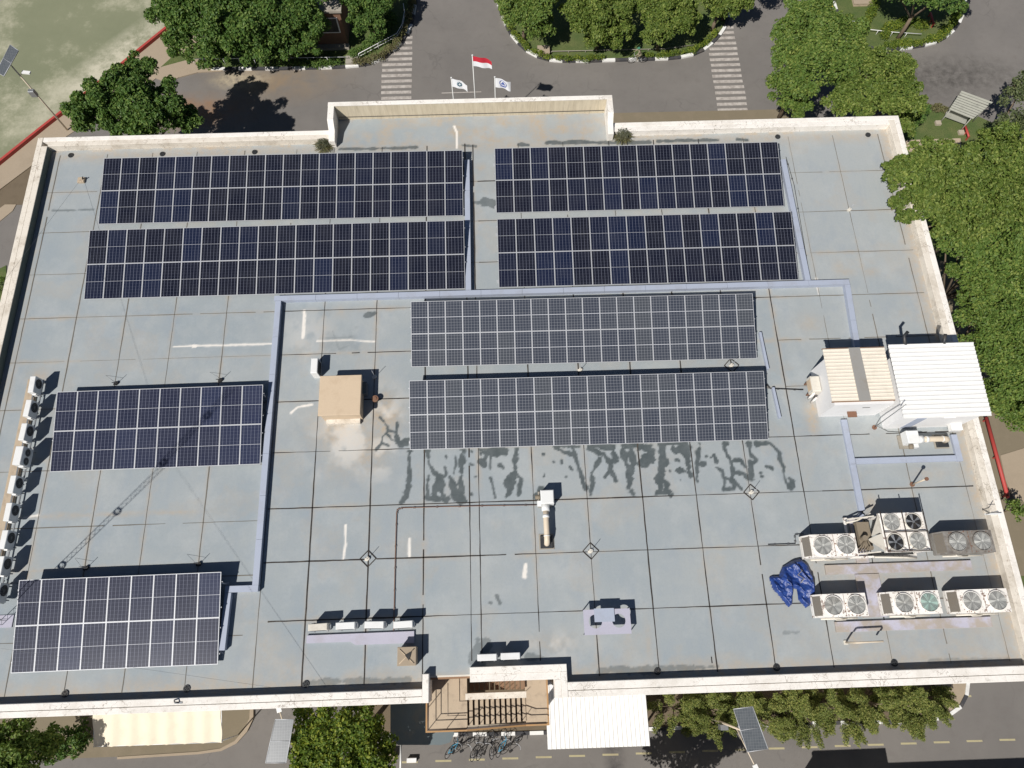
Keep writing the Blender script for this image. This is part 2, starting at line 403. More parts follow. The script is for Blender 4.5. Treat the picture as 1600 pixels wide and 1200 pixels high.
def obj(name, mb, mats, parent=None):
    inv = WM[parent.name].inverted() if parent else None
    me = mb.mesh(name, mats, inv) if isinstance(mb, MB) else mb
    o = bpy.data.objects.new(name, me); col.objects.link(o)
    if parent: o.parent = parent; WM[o.name] = WM[parent.name]
    else: WM[o.name] = Matrix.Identity(4)
    return o
def tag(o, label=None, cat=None, group=None, kind=None):
    if label: o['label'] = label
    if cat: o['category'] = cat
    if group: o['group'] = group
    if kind: o['kind'] = kind
    return o
def thing(name, label, cat, loc=(0, 0, 0), rot=(0, 0, 0), group=None):
    o = bpy.data.objects.new(name, None); col.objects.link(o)
    o.location = loc; o.rotation_euler = rot; o.empty_display_size = 0.3
    WM[o.name] = Matrix.LocRotScale(Vector(loc), __import__('mathutils').Euler(rot), None)
    return tag(o, label, cat, group)
def copy_tree(o, parent=None):
    c = o.copy(); col.objects.link(c)
    if parent: c.parent = parent
    for ch in list(o.children): copy_tree(ch, c)
    return c
def dup(o, loc, rz=0, label=None, group=None, rot=None):
    c = copy_tree(o); c.location = loc; c.rotation_euler = rot or (0, 0, rz)
    if label: c['label'] = label
    if group: c['group'] = group
    return c
def P2(pts, z=0): return [(at(x, y, z).x, at(x, y, z).y) for x, y in pts]
def struct(name, mb, mats): return tag(obj(name, mb, mats), kind='structure')

# ------------------------------------------------------------------ ground
struct('ground', MB().prism([(-500, -400), (500, -400), (500, 600), (-500, 600)], -0.4, -0.03, top_only=True), 'soil')
struct('road', MB().prism([(-75, -60), (110, -60), (110, 130), (-75, 130)], -0.2, 0.0, top_only=True), 'asphalt')
struct('court', MB().prism(P2([(-160, 382), (262, 40), (380, -55), (420, -330), (-900, -330), (-900, 600)]), -0.1, 0.006, top_only=True), 'court')
struct('pavement', MB().prism(P2([(-160, 384), (262, 44), (300, 20), (330, 92), (250, 118), (235, 130), (105, 213), (60, 260), (20, 330), (-90, 420)]), -0.1, 0.05, top_only=True), 'tan_path')
struct('soil_bed', MB().prism(P2([(-60, 370), (8, 288), (50, 258), (70, 250), (52, 300), (40, 320), (8, 320)]), -0.1, 0.062, top_only=True), 'soil')
struct('kerb_strip', MB().prism(P2([(-60, 345), (-5, 290), (52, 253), (54, 258), (2, 297), (-58, 356)]), -0.1, 0.14, top_only=True), 'tan_path')
struct('sidewalk', MB().prism(P2([(232, 118), (255, 105), (300, 93), (360, 90), (362, 108), (345, 112), (310, 114), (280, 122), (262, 130)]), -0.1, 0.10, top_only=True), 'tan_path')
struct('lawn_verge', MB().prism(P2([(252, 106), (272, 88), (310, 76), (352, 82), (352, 90), (300, 93)]), -0.1, 0.105, top_only=True), 'grass')
struct('verge', MB().prism(P2([(-60, 450), (10, 415), (12, 470), (-20, 560), (-90, 560)]), -0.1, 0.05, top_only=True), 'grass')
struct('lawn', MB().prism(P2([(1390, 172), (1445, 164), (1500, 170), (1545, 190), (1640, 240), (1900, 330), (2000, 1000), (1560, 1000), (1480, 500)]), -0.1, 0.05, top_only=True), 'grass')
struct('soil_patch', MB().prism(P2([(1440, 400), (1520, 420), (1560, 640), (1640, 660), (1660, 760), (1600, 900), (1540, 900), (1470, 600)]), -0.1, 0.056, top_only=True), 'brown_path')
struct('path', MB().prism(P2([(1562, 712), (1640, 688), (1700, 790), (1585, 785), (1570, 750)]), -0.1, 0.09, top_only=True), 'tan_path')
struct('stone_terrace', MB().prism(P2([(1412, 222), (1498, 219), (1500, 234), (1420, 238)]), -0.1, 0.25), 'tan_floor')

def smooth_path(pts, step):
    P = [Vector((p[0], p[1])) for p in pts]; Q = []
    for i in range(len(P) - 1):
        p0, p1, p2, p3 = P[max(i - 1, 0)], P[i], P[i + 1], P[min(i + 2, len(P) - 1)]
        for k in range(8):
            t = k / 8; Q.append(0.5 * ((2 * p1) + (p2 - p0) * t + (2 * p0 - 5 * p1 + 4 * p2 - p3) * t * t + (3 * p1 - p0 - 3 * p2 + p3) * t ** 3))
    Q.append(P[-1]); out = [Q[0]]; acc = 0; last = Q[0]
    for q in Q[1:]:
        while (q - last).length + acc >= step:
            d = (q - last); need = step - acc; last = last + d.normalized() * need; out.append(last.copy()); acc = 0
        acc += (q - last).length; last = q
    return out
def kerb(name, px, step, wid=0.28, h=0.17, flip=1, mats=('kerb_white', 'kerb_black')):
    pts = smooth_path(P2(px, h), step); mb = MB()
    for i in range(len(pts) - 1):
        a, b = pts[i], pts[i + 1]; d = (b - a).normalized(); n = Vector((-d.y, d.x)) * wid * flip
        g = d * 0.012
        p = [a + g, b - g, b - g + n, a + g + n]
        mb.prism([(q.x, q.y) for q in p], -0.05, h + random.uniform(-.006, .006), i % 2)
    struct(name, mb, list(mats)); return pts
K1 = [(330, 109), (405, 108), (432, 108), (478, 107), (520, 106), (545, 104.5), (567, 102), (590, 97), (610, 84), (625, 70), (636, 55), (645, 37), (648, 22), (651, 5), (653, -30), (655, -90)]
K2 = [(745, -90), (765, -30), (776, 5), (786, 32), (794, 49), (802, 60), (817, 76), (835, 87), (856, 94), (879, 96), (901, 96), (924, 96), (945, 95), (966, 94.5), (1031, 92.5), (1054, 91.5), (1075, 88), (1095, 82), (1111, 71), (1125, 57), (1134, 45), (1143, 20), (1150, -10), (1160, -70)]
K3 = [(1285, -60), (1300, 0), (1318, 45), (1344, 69.5), (1372, 78), (1394, 78), (1415, 76), (1437, 73), (1457, 69), (1476, 61), (1491, 50), (1502, 35), (1508, 20), (1510, 7), (1514, -30), (1520, -80)]
for pts, nm in ((K1, 'kerb'), (K2, 'kerb'), (K3, 'kerb')):
    kerb(nm, pts, 1.18, flip=1)
def island(name, px, z, mat, ext=()):
    struct(name, MB().prism([(p.x, p.y) for p in smooth_path(P2(px, 0.1), 0.6)] + P2(list(ext), 0.1), -0.1, z, top_only=True), mat)
island('lawn_bed', [(x, y - 3) for x, y in K1], 0.11, 'grass', [(640, -90), (300, -90)])
island('lawn_island', [(x, y - 3) for x, y in K2], 0.11, 'grass')
island('lawn_island', [(x, y - 3) for x, y in K3], 0.11, 'grass')
kerb('kerb', [(560, 1153), (700, 1151), (815, 1149), (1046, 1141), (1207, 1135), (1329, 1132), (1430, 1130), (1470, 1125), (1490, 1117), (1501, 1110), (1510, 1096), (1515, 1082), (1516, 1065), (1514, 1040)], 0.9, wid=0.22)
struct('planting_bed', MB().prism(P2([(560, 1150), (1046, 1139), (1430, 1128), (1470, 1123), (1500, 1108), (1512, 1080), (1514, 1040), (1500, 900), (700, 930), (560, 960)]), -0.1, 0.1, top_only=True), 'soil')
struct('bare_earth', MB().prism(P2([(1455, 1060), (1512, 1058), (1512, 1080), (1500, 1104), (1485, 1112), (1470, 1095)]), -0.1, 0.108, top_only=True), 'tan_path')
struct('pavement', MB().prism(P2([(-200, 1000), (392, 1000), (393, 1100), (391, 1122), (382, 1140), (368, 1157), (345, 1169), (310, 1174), (185, 1182), (-200, 1195)]), -0.1, 0.12, top_only=True), 'brown_path')
struct('kerb', MB().prism(P2([(393, 1060), (397, 1060), (397, 1122), (387, 1143), (371, 1161), (347, 1173), (311, 1178), (185, 1186), (185, 1182), (310, 1174), (345, 1169), (368, 1157), (382, 1140), (391, 1122)]), -0.1, 0.15), 'tan_path')
struct('paving_strip', MB().prism(P2([(640, 185), (1240, 172), (1240, 260), (640, 270)]), -0.1, 0.13, top_only=True), 'brown_path')
# zebra crossings
def zebra(x0, x1, y0, y1, slant=0.0, cut=None):
    mb = MB(); y = y0; 
    while y < y1:
        xa = x0
        if cut: xa = max(x0, cut(y))
        if xa < x1 - 0.3:
            a, b = random.uniform(-.03, .03), random.uniform(-.03, .03)
            mb.prism([(xa + a, y), (x1 + b, y), (x1 + b, y + 0.31), (xa + a, y + 0.31)], -0.02, 0.005, top_only=True)
        y += 0.615
    struct('zebra_crossing', mb, 'zebra')
zebra(-9.85, -7.2, 41.4, 51.6, cut=lambda y: -9.85 if y < 49.2 else -9.85 + (y - 49.2) * 0.95)
zebra(19.35, 21.95, 38.6, 51.6, cut=lambda y: 19.35 if y < 48.9 else 19.35 + (y - 48.9) * 0.75)
mb = MB()
for k in range(-8, 26):
    x = 16.05 + (k - 5) * 2.1
    mb.prism([(x, -7.14), (x + 1.0, -7.16), (x + 1.0, -7.05), (x, -7.03)], -0.02, 0.005, top_only=True)
for x in (22.0, 24.2, 26.4, 28.6): mb.prism([(x, -4.55), (x + 1.0, -4.55), (x + 1.0, -4.44), (x, -4.44)], -0.02, 0.005, top_only=True)
struct('lane_marking', mb, 'yellow_line')
mb = MB()
a, b = at(690, 146), at(752, 144); mb.prism([(a.x, a.y), (b.x, b.y), (b.x, b.y + .08), (a.x, a.y + .08)], -.02, .005, top_only=True)
struct('road_marking', mb, 'zebra')

# ------------------------------------------------------------------ the office building
XW, XE, YS, YN = -28.98, 26.0, -2.75, 30.9
bd = thing('office_building', 'large flat-roofed office building with pale blue-grey painted roof and white parapet', 'building', (0, 0, 0))
outl = [(XW + .25, YS + .2), (-4.1, YS + .2), (-4.1, -1.7), (2.3, -1.7), (2.3, YS + .2), (XE - .25, YS + .2), (XE - .25, YN - .15), (7.35, YN - .15), (7.35, 32.4), (-10.4, 32.4), (-10.4, YN - .15), (XW + .25, YN - .15)]
obj('wall', MB().prism(outl, -0.1, 11.9), 'building_wall', bd)

# roof surface: fine grid with the stains recorded as attribute
def vnoise(x, y, sc, seed):
    rs = np.random.RandomState(seed); g = rs.rand(256, 256)
    xs, ys = x * sc + 1000.3, y * sc + 1000.7
    xi = np.floor(xs).astype(int); yi = np.floor(ys).astype(int); fx = xs - xi; fy = ys - yi
    fx = fx * fx * (3 - 2 * fx); fy = fy * fy * (3 - 2 * fy)
    a = g[xi % 256, yi % 256]; b = g[(xi + 1) % 256, yi % 256]; c = g[xi % 256, (yi + 1) % 256]; d = g[(xi + 1) % 256, (yi + 1) % 256]
    return a * (1 - fx) * (1 - fy) + b * fx * (1 - fy) + c * (1 - fx) * fy + d * fx * fy
def fbm(x, y, sc, seed, n=4): return sum(vnoise(x, y, sc * 2 ** i, seed + i) * 0.5 ** i for i in range(n)) / (2 - 0.5 ** (n - 1))
CS = 0.068
gx = np.arange(-28.7, 25.8, CS); gy = np.arange(-2.5, 32.45, CS)
GX, GY = np.meshgrid(gx, gy, indexing='ij')
ST = np.zeros(GX.shape + (4,))
JX = [-27.83, -24.83, -21.95, -19.12, -16.08, -12.75, -10.35, -7.28, -4.41, -1.46, 1.45, 4.33, 7.30, 10.19, 13.1, 16.0, 18.95, 21.85, 24.8]
JY = [1.19, 4.11, 6.9, 9.97, 12.9, 15.75, 18.52, 21.41, 24.3, 27.2]
# tone: every bay slightly different, plus the west-east drift from bluish to pale
ix = np.searchsorted(JX, GX); iy = np.searchsorted(JY, GY)
rs = np.random.RandomState(5); bay = rs.rand(30, 30)
tone = 0.30 + 0.24 * (bay[ix, iy] - 0.5) + 0.55 * (fbm(GX, GY, 0.22, 3) - 0.5) + 0.010 * GY + 0.006 * GX
tone += 0.25 * np.clip((GY - 19.6) / 1.0, 0, 1) * np.clip((GX + 3) / 6, 0, 1)
ST[..., 3] = np.clip(tone, 0, 1)
WN = (fbm(GX, GY, 2.2, 11, 3) - 0.5); WF = (fbm(GX, GY, 7, 15, 2) - 0.5); WX = (fbm(GX, GY, 1.6, 21, 3) - 0.5) * 0.5; WY = (fbm(GX, GY, 1.6, 31, 3) - 0.5) * 0.5
def stroke(ch, pts, wid, val=1.0, rough=0.55, soft=0.05):
    pw = [at(x, y, RZ) for x, y in pts]; wm = wid / 2
    xs = [p.x for p in pw]; ys = [p.y for p in pw]; m = wm + 0.5
    i0, i1 = np.searchsorted(gx, (min(xs) - m, max(xs) + m)); j0, j1 = np.searchsorted(gy, (min(ys) - m, max(ys) + m))
    if i1 <= i0 or j1 <= j0: return
    sl = (slice(i0, i1), slice(j0, j1)); k = min(1.0, wm * 3); wm = wm * 1.28
    x = GX[sl] + WX[sl] * rough * k * 1.2; y = GY[sl] + WY[sl] * rough * k * 1.2
    best = np.full(x.shape, 9.0)
    segs = list(zip(pw[:-1], pw[1:])) or [(pw[0], pw[0])]
    for a, b in segs:
        dx, dy = b.x - a.x, b.y - a.y; L = dx * dx + dy * dy
        t = np.clip(((x - a.x) * dx + (y - a.y) * dy) / L, 0, 1) if L > 1e-9 else 0
        best = np.minimum(best, np.hypot(x - a.x - t * dx, y - a.y - t * dy))
    r = wm * (1 + WN[sl] * 4.2 * rough + (WF[sl]) * 1.6 * rough)
    v = np.clip((r - best) / soft + 0.5, 0, 1) * val
    ST[sl + (ch,)] = np.maximum(ST[sl + (ch,)], v)
def Z(ox, oy, pts): return [(ox + x / 4, oy + y / 4) for x, y in pts]
def zs(ch, ox, oy, w, *lists, **kw):
    for l in lists: stroke(ch, Z(ox, oy, l), w / 4 / 27, **kw)
# wet run-off below the old panels
zs(1, 400, 600, 13, [(775, 210), (820, 265), (825, 300), (790, 330), (785, 370), (750, 410)], [(820, 310), (850, 350), (900, 370), (950, 370)], [(885, 240), (880, 300), (880, 350)], [(840, 295), (880, 300)], [(790, 370), (830, 385)])
zs(1, 400, 600, 34, [(905, 380), (950, 355)], [(880, 330), (885, 370)], rough=.4)
zs(1, 400, 600, 15, [(960, 420), (960, 480), (960, 560), (955, 640)], [(1075, 425), (1080, 500), (1105, 550), (1140, 570), (1130, 640)], [(1185, 520), (1190, 570), (1150, 590)], [(1245, 450), (1250, 500), (1235, 560)], [(1080, 570), (1070, 630), (1075, 710)])
zs(1, 400, 600, 26, [(955, 640), (940, 700), (915, 728)], [(1130, 640), (1110, 710)], [(1155, 580), (1150, 650), (1170, 715)], [(1210, 580), (1225, 600), (1240, 660), (1260, 715)], [(1290, 420), (1285, 500), (1280, 600), (1275, 700)], [(1070, 715), (1190, 718)])
zs(1, 400, 600, 34, [(1245, 690), (1275, 715)], [(1525, 510), (1530, 512)], [(1420, 430), (1500, 430), (1560, 420)], [(1430, 450), (1415, 490)], [(1600, 580), (1570, 690)])
zs(1, 400, 600, 13, [(1465, 440), (1465, 530)], [(1465, 590), (1480, 640), (1495, 705)], [(1345, 420), (1347, 422)], [(1370, 580), (1375, 580)], [(1340, 505), (1360, 507)], [(1345, 690), (1347, 690)], [(1190, 450), (1192, 465)])
zs(1, 800, 600, 22, [(35, 410), (15, 480), (25, 560)], [(270, 400), (340, 430), (390, 440), (420, 540), (450, 620), (462, 650)], [(370, 390), (400, 440)], [(480, 400), (530, 420), (560, 450), (530, 500)], [(560, 400), (640, 400)], [(570, 440), (600, 480), (660, 480)])
zs(1, 800, 600, 17, [(25, 560), (60, 590), (40, 690)], [(530, 500), (500, 560), (500, 620), (490, 690)], [(620, 490), (610, 540), (580, 580)], [(620, 550), (650, 605)])
zs(1, 800, 600, 12, [(195, 435), (195, 437)], [(260, 485), (262, 490)], [(310, 475), (312, 495)], [(365, 520), (375, 535)], [(335, 580), (337, 580)], [(205, 560), (200, 580)], [(985, 540), (988, 545)], [(1052, 598), (1054, 600)], [(1215, 455), (1220, 455)], [(1240, 460), (1245, 460)], [(1555, 555), (1556, 556)], [(1590, 515), (1592, 516)], [(1565, 580), (1567, 580)])
zs(1, 800, 600, 34, [(190, 660), (183, 695)], [(155, 700), (210, 700)], [(640, 440), (650, 460)], rough=.3)
zs(1, 800, 600, 30, [(690, 390), (690, 450), (710, 500), (735, 520), (730, 580), (735, 650), (765, 690)], [(740, 400), (750, 460), (745, 530)], [(700, 395), (770, 395)])
zs(1, 800, 600, 42, [(805, 400), (855, 410)], [(830, 450), (850, 475), (815, 500)])
zs(1, 800, 600, 34, [(950, 385), (940, 440), (945, 490), (930, 550), (925, 600), (930, 660)], [(910, 680), (975, 682)], [(955, 620), (968, 675)], [(1000, 405), (1050, 400), (1095, 400), (1098, 470), (1105, 540), (1125, 570)], [(1055, 540), (1100, 545)])
zs(1, 800, 600, 22, [(1038, 480), (1045, 485)], [(1175, 375), (1160, 430), (1150, 500), (1155, 580), (1160, 605)], [(1160, 500), (1210, 500)], [(1262, 450), (1275, 490)], [(1325, 395), (1340, 440), (1370, 480), (1430, 478), (1460, 520)], [(1370, 490), (1385, 560), (1370, 600)], [(1390, 555), (1450, 560), (1490, 600)], [(1480, 370), (1490, 440), (1530, 480), (1490, 490), (1490, 580)], [(1530, 375), (1590, 370)])
zs(1, 800, 600, 14, [(1270, 520), (1315, 545), (1330, 600), (1325, 650)], [(1370, 600), (1335, 585)], [(1325, 655), (1385, 655), (1390, 600), (1400, 625), (1435, 655)])
zs(1, 1200, 600, 13, [(0, 365), (40, 390), (70, 430), (80, 480), (100, 520), (100, 560), (110, 610), (130, 650)], [(15, 520), (30, 530)])
zs(1, 1200, 600, 24, [(130, 645), (158, 640), (150, 600), (135, 585)])
zs(1, 800, 600, 17, [(265, 393), (420, 389)], [(480, 391), (640, 387)], [(690, 384), (775, 382)], [(800, 383), (870, 381)], [(920, 377), (1090, 374)], [(1320, 372), (1340, 372)])
zs(1, 400, 600, 15, [(1060, 418), (1085, 417)], [(1275, 414), (1305, 413)], [(1400, 411), (1570, 407)], [(950, 421), (970, 421)])
# other damp patches and puddles
zs(1, 800, 0, 22, [(215, 893), (400, 888), (640, 893), (860, 890)], [(920, 882), (1290, 875)], [(40, 905), (95, 905)], [(1410, 870), (1470, 875)], val=.9, rough=.35)
zs(1, 400, 0, 16, [(520, 932), (780, 928), (1000, 922)], [(1290, 908), (1370, 915)], val=.85)
zs(1, 400, 300, 50, [(1430, 62), (1490, 75)], val=.75, rough=.3); zs(1, 400, 300, 18, [(1365, 70), (1430, 60)], val=.75)
zs(1, 400, 300, 30, [(700, 770), (735, 758)], val=.85, rough=.4)
zs(1, 400, 300, 10, [(435, 915), (600, 905)], [(480, 870), (520, 985), (580, 960)], val=.35); zs(1, 400, 300, 90, [(480, 930), (590, 935)], val=.20, soft=.5)
zs(1, 400, 900, 70, [(1385, 530), (1390, 470), (1430, 430)], val=.6, rough=.25); zs(1, 400, 900, 17, [(1505, 125), (1525, 168)], [(1460, 168), (1468, 170)], val=.8, rough=.3)
zs(1, 400, 900, 22, [(330, 670), (480, 662)], [(510, 658), (760, 655), (950, 655)], val=.62)
zs(1, 800, 900, 24, [(550, 592), (920, 587)], [(930, 583), (1285, 568)], [(90, 512), (210, 500)], val=.62)
zs(1, 1200, 900, 18, [(100, 355), (190, 350)], val=.4); zs(1, 1200, 900, 16, [(1010, 535), (1500, 520)], val=.4); zs(1, 0, 300, 12, [(330, 115), (470, 115)], [(490, 112), (580, 110)], val=.6, rough=.3)
# white repair strokes
zs(2, 0, 300, 9, [(1085, 967), (1200, 962), (1400, 958), (1600, 952), (1715, 948)], rough=.25)
zs(2, 0, 300, 15, [(1210, 964), (1220, 963)]); zs(2, 400, 300, 14, [(302, 745), (300, 830), (293, 910)], rough=.3)
zs(2, 400, 300, 8, [(380, 932), (435, 930), (580, 925), (640, 930), (740, 935)], rough=.3)
zs(2, 400, 600, 10, [(220, 180), (260, 145), (350, 128)], [(560, 885), (560, 1000), (545, 1095)], [(958, 970), (958, 1080)], rough=.25)
zs(2, 800, 600, 20, [(85, 1130), (78, 1200)], rough=.25); zs(2, 400, 0, 12, [(1240, 790), (1255, 830), (1255, 925)], rough=.25)
zs(2, 0, 600, 10, [(150, 835), (240, 822)], rough=.4)
zs(2, 1200, 300, 8, [(300, 540), (315, 640)], val=.7)
# soft tan and rust stains (photo px, radius m, strength)
def soft(px, py, rx, ry, k):
    p = at(px, py, RZ); d = ((GX - p.x) / rx) ** 2 + ((GY - p.y) / ry) ** 2
    ST[..., 0] = np.maximum(ST[..., 0], k * np.exp(-d))
for a in ((535, 668, 1.8, 1.3, 1.1), (600, 650, 1.0, 1.5, 1.2), (575, 700, 1.2, 1.5, .9), (540, 720, 1.6, 1.2, .5), (1268, 655, .35, .9, 1.3), (1272, 640, .3, .6, 1.2), (530, 487, .5, .4, .6), (505, 510, .7, .5, .3),
          (1400, 900, 5.5, 1.6, .55), (1520, 950, 2.5, 2.0, .6), (1270, 880, 1.2, .8, .5), (1360, 790, .5, .8, .9), (1310, 418, .35, .5, .7), (1325, 425, .5, .25, .7), (1360, 425, .5, .3, .7), (1265, 505, .8, .6, .5), (415, 1015, 1.0, 1.2, .45), (450, 1050, 1.2, .8, .5), (983, 1010, .25, 1.4, .5),
          (1014, 1010, .2, 1.3, .5), (1340, 800, 2.0, 1.4, .25), (1300, 1000, 2.0, 1.0, .3), (1400, 1000, 4, 1.2, .35), (1500, 1010, 2.5, 1.0, .5), (1400, 690, 1.8, 1.0, .3), (1540, 760, 1.4, 2.5, .5),
          (1335, 1000, .5, .5, .9), (750, 262, .4, .3, .8), (860, 1005, 1.6, .6, .5), (1450, 740, 1.2, .6, .45), (290, 245, 1, 3, .1), (40, 900, .5, 1.0, .6), (60, 587, .7, .5, .8), (1330, 480, .5, .5, .2), (730, 205, .3, .5, .6), (900, 200, 1.4, .6, .7), (800, 1010, 1.0, .6, .4), (430, 1035, .5, .5, .4)): soft(*a)
# pale worn patches round the tan shaft, dirt along the joints
n3 = fbm(GX, GY, 1.1, 51, 5)
for (px_, py_, rx_, ry_, k_) in ((545, 690, 1.7, 1.7, .5), (600, 650, .9, 1.5, .5), (590, 710, 1.2, 1.4, .4), (480, 520, 1.5, 1.5, .25), (860, 1010, 1.2, .6, .4), (1520, 560, .8, 4, .3)):
    p = at(px_, py_, RZ); d = ((GX - p.x) / rx_) ** 2 + ((GY - p.y) / ry_) ** 2
    ST[..., 2] = np.maximum(ST[..., 2], k_ * np.exp(-d) * np.clip((n3 - .42) * 6, 0, 1))
dj = np.full(GX.shape, 9.0)
for x_ in JX: dj = np.minimum(dj, np.abs(GX - x_))
for y_ in JY: dj = np.minimum(dj, np.abs(GY - y_))
ST[..., 0] = np.maximum(ST[..., 0], np.clip(1 - dj / (.05 + .35 * n3), 0, 1) * np.clip((fbm(GX, GY, .35, 71, 3) - .35) * 2.2, 0, .8))
ST[..., 0] = np.maximum(ST[..., 0], np.clip((fbm(GX, GY, .45, 81, 5) - .60) * 4, 0, .22))
# dirt gathered along the parapets
n1 = fbm(GX, GY, 1.3, 41, 4)
def edge(d, wid, k): ST[..., 0] = np.maximum(ST[..., 0], np.clip(1 - d / (wid * (0.4 + 1.3 * n1)), 0, 1) * k)
edge(25.35 - GX, 1.0, 1.0); edge(np.where(GX < 26, GY + 2.05, 9), 0.9, 1.1); edge(np.abs(GY - 29.9), 0.7, .75); edge(GX + 28.3, .5, .7)
nt = (GY > 30.2); ST[..., 0] = np.where(nt, np.maximum(ST[..., 0], np.clip((n1 - .34) * 3.0, 0, 1.0)), ST[..., 0])
# faces of the roof grid
nxg, nyg = len(gx), len(gy)
cxm, cym = np.meshgrid(gx[:-1] + CS / 2, gy[:-1] + CS / 2, indexing='ij')
inside = ((cym < 30.6)) | ((cym >= 30.6) & (cxm > -10.4) & (cxm < 7.4))
inside &= ~((cxm > -4.15) & (cxm < 2.4) & (cym < -1.62))
I, J = np.nonzero(inside)
used = np.zeros((nxg, nyg), bool)
for di in (0, 1):
    for dj in (0, 1): used[I + di, J + dj] = True
idx = np.full((nxg, nyg), -1); idx[used] = np.arange(used.sum())
vz = RZ + 0.012 * (fbm(GX, GY, 0.25, 61, 2) - 0.5)
co = np.stack([GX[used], GY[used], vz[used]], -1)
fa = np.stack([idx[I, J], idx[I + 1, J], idx[I + 1, J + 1], idx[I, J + 1]], -1)
def np_mesh(name, co, fa, mat, k=4, smooth=False):
    me = bpy.data.meshes.new(name); me.vertices.add(len(co)); me.vertices.foreach_set('co', co.astype(np.float32).ravel())
    me.loops.add(fa.size); me.loops.foreach_set('vertex_index', fa.astype(np.int32).ravel())
    me.polygons.add(len(fa)); me.polygons.foreach_set('loop_start', np.arange(0, fa.size, k, dtype=np.int32))
    me.polygons.foreach_set('use_smooth', np.full(len(fa), smooth))
    me.materials.append(MT[mat]); me.update(calc_edges=True); return me
me = np_mesh('roof_slab', co, fa, 'roof')
ca = me.attributes.new('stain', 'FLOAT_COLOR', 'POINT'); ca.data.foreach_set('color', ST[used].astype(np.float32).ravel())
roof = obj('roof_slab', me, None, bd)

# joints between the roof bays
tag_j = MB(); rj = random.Random(3)
def joint(x0, y0, x1, y1, w0, mi, gaps=0.0):
    L = math.hypot(x1 - x0, y1 - y0); n = max(2, int(L / 0.45)); dx, dy = (x1 - x0) / L, (y1 - y0) / L
    ww = w0; prev = None
    for i in range(n + 1):
        ww = min(max(ww + rj.uniform(-.3, .3) * w0, w0 * .45), w0 * 1.5)
        o = rj.uniform(-.008, .008); t = L * i / n
        px, py = x0 + dx * t - dy * o, y0 + dy * t + dx * o
        cur = ((px - dy * ww / 2, py + dx * ww / 2), (px + dy * ww / 2, py - dx * ww / 2))
        if prev and rj.random() > gaps:
            tag_j.add([(*prev[0], RZ + .014), (*prev[1], RZ + .014), (*cur[1], RZ + .014), (*cur[0], RZ + .014)], [(0, 1, 2, 3)], mi)
        prev = cur
simple('joint_dark', (0.035, 0.03, 0.027), 0.9); simple('joint_faint', (0.17, 0.155, 0.13), 0.9, amt=.6, dirt=(.07, .06, .05))
for x in JX:
    dark = -12 < x < 17
    y0, y1 = -1.9, 30.0
    if x < -12:
        joint(x, y0, x, y1, .038, 1, .02)
    elif x > 17.5: joint(x, y0, x, y1, .04, 1, .05)
    else:
        joint(x, -1.1 if -4.3 < x < 2.2 else -1.9, x, 19.2, .050 if -12 < x and x > -11 else .035, 0, .01); joint(x, 19.6, x, y1, .05, 0, .05)
joint(-1.97, -1.0, -1.97, 30.1, .05, 0, .03)
joint(18.95, .2, 18.95, 8.5, .05, 0); joint(9.97, -1.5, 9.97, -1.2, .05, 0)
for y in JY:
    if y > 19: joint(-28.2, y, -1.2, y, .03, 1, .05); joint(-1.2, y, 13, y, .06, 0, .02); joint(13, y, 25.2, y, .04, 1, .05)
    elif y > 12 and y < 17: joint(-28.2, y, -12.9, y, .03, 1, .12); joint(-12.7, y, 14, y, .045, 0, .12); joint(16, y, 25.2, y, .03, 1, .2)
    else: joint(-28.2, y - (.6 if y < 12 else 0), -13, y - (.6 if y < 12 else 0), .035, 1, .05); joint(-12.7, y, 17, y, .050, 0, .02); joint(17, y, 25.2, y, .045, 0 if y in (6.9, 9.97) else 1, .05)
obj('expansion_joint', tag_j, ['joint_dark', 'joint_faint'], bd)

# parapet
def rail_box(mb, x0, x1, y0, y1, z0, z1, mi):
    mb.box(x0, x1, y0, y1, z0, z1, mi, bev=.015)
def pparts(lst, name, mats):
    mb = MB()
    for b in lst: rail_box(mb, *b)
    return obj(name, mb, mats, bd)
PT = RZ + .5
pm = ['parapet_clean', 'parapet_worn']
pparts([(-29.15, -28.82, -2.80, 31.05, 11.3, PT - .03, 1), (-28.795, -28.42, -2.2, 30.36, 11.9, PT, 1)], 'parapet', pm)                 # west
pparts([(-28.795, -10.60, 30.73, 31.05, 11.3, PT - .03, 0), (-28.41, -10.60, 30.36, 30.705, 11.9, PT, 1)], 'parapet', pm)               # north-west
pparts([(7.56, 25.80, 30.73, 31.05, 11.3, PT - .03, 0), (7.56, 25.415, 30.36, 30.705, 11.9, PT, 0)], 'parapet', pm)                     # north-east
pparts([(25.82, 26.15, -2.80, 31.05, 11.3, PT - .03, 0), (25.42, 25.795, -2.2, 30.705, 11.9, PT, 1)], 'parapet', pm)                    # east
pparts([(-28.795, -4.36, -2.80, -2.52, 11.3, PT - .03, 0), (-28.41, -4.36, -2.495, -2.18, 11.9, PT, 0)], 'parapet', pm)                 # south-west
pparts([(2.705, 25.795, -2.80, -2.49, 11.3, PT - .03, 0), (2.705, 25.415, -2.465, -2.10, 11.9, PT, 0)], 'parapet', pm)                  # south-east
pparts([(-4.35, -4.04, -2.80, -1.50, 11.0, PT + .02, 0)], 'parapet', pm)
pparts([(-2.04, 2.70, -1.60, -1.27, 11.9, PT, 0), (-2.04, 2.395, -1.95, -1.605, 11.3, PT - .03, 0), (2.08, 2.395, -2.80, -1.955, 11.3, PT - .03, 0), (2.40, 2.70, -2.80, -1.605, 11.9, PT, 0)], 'parapet', pm)
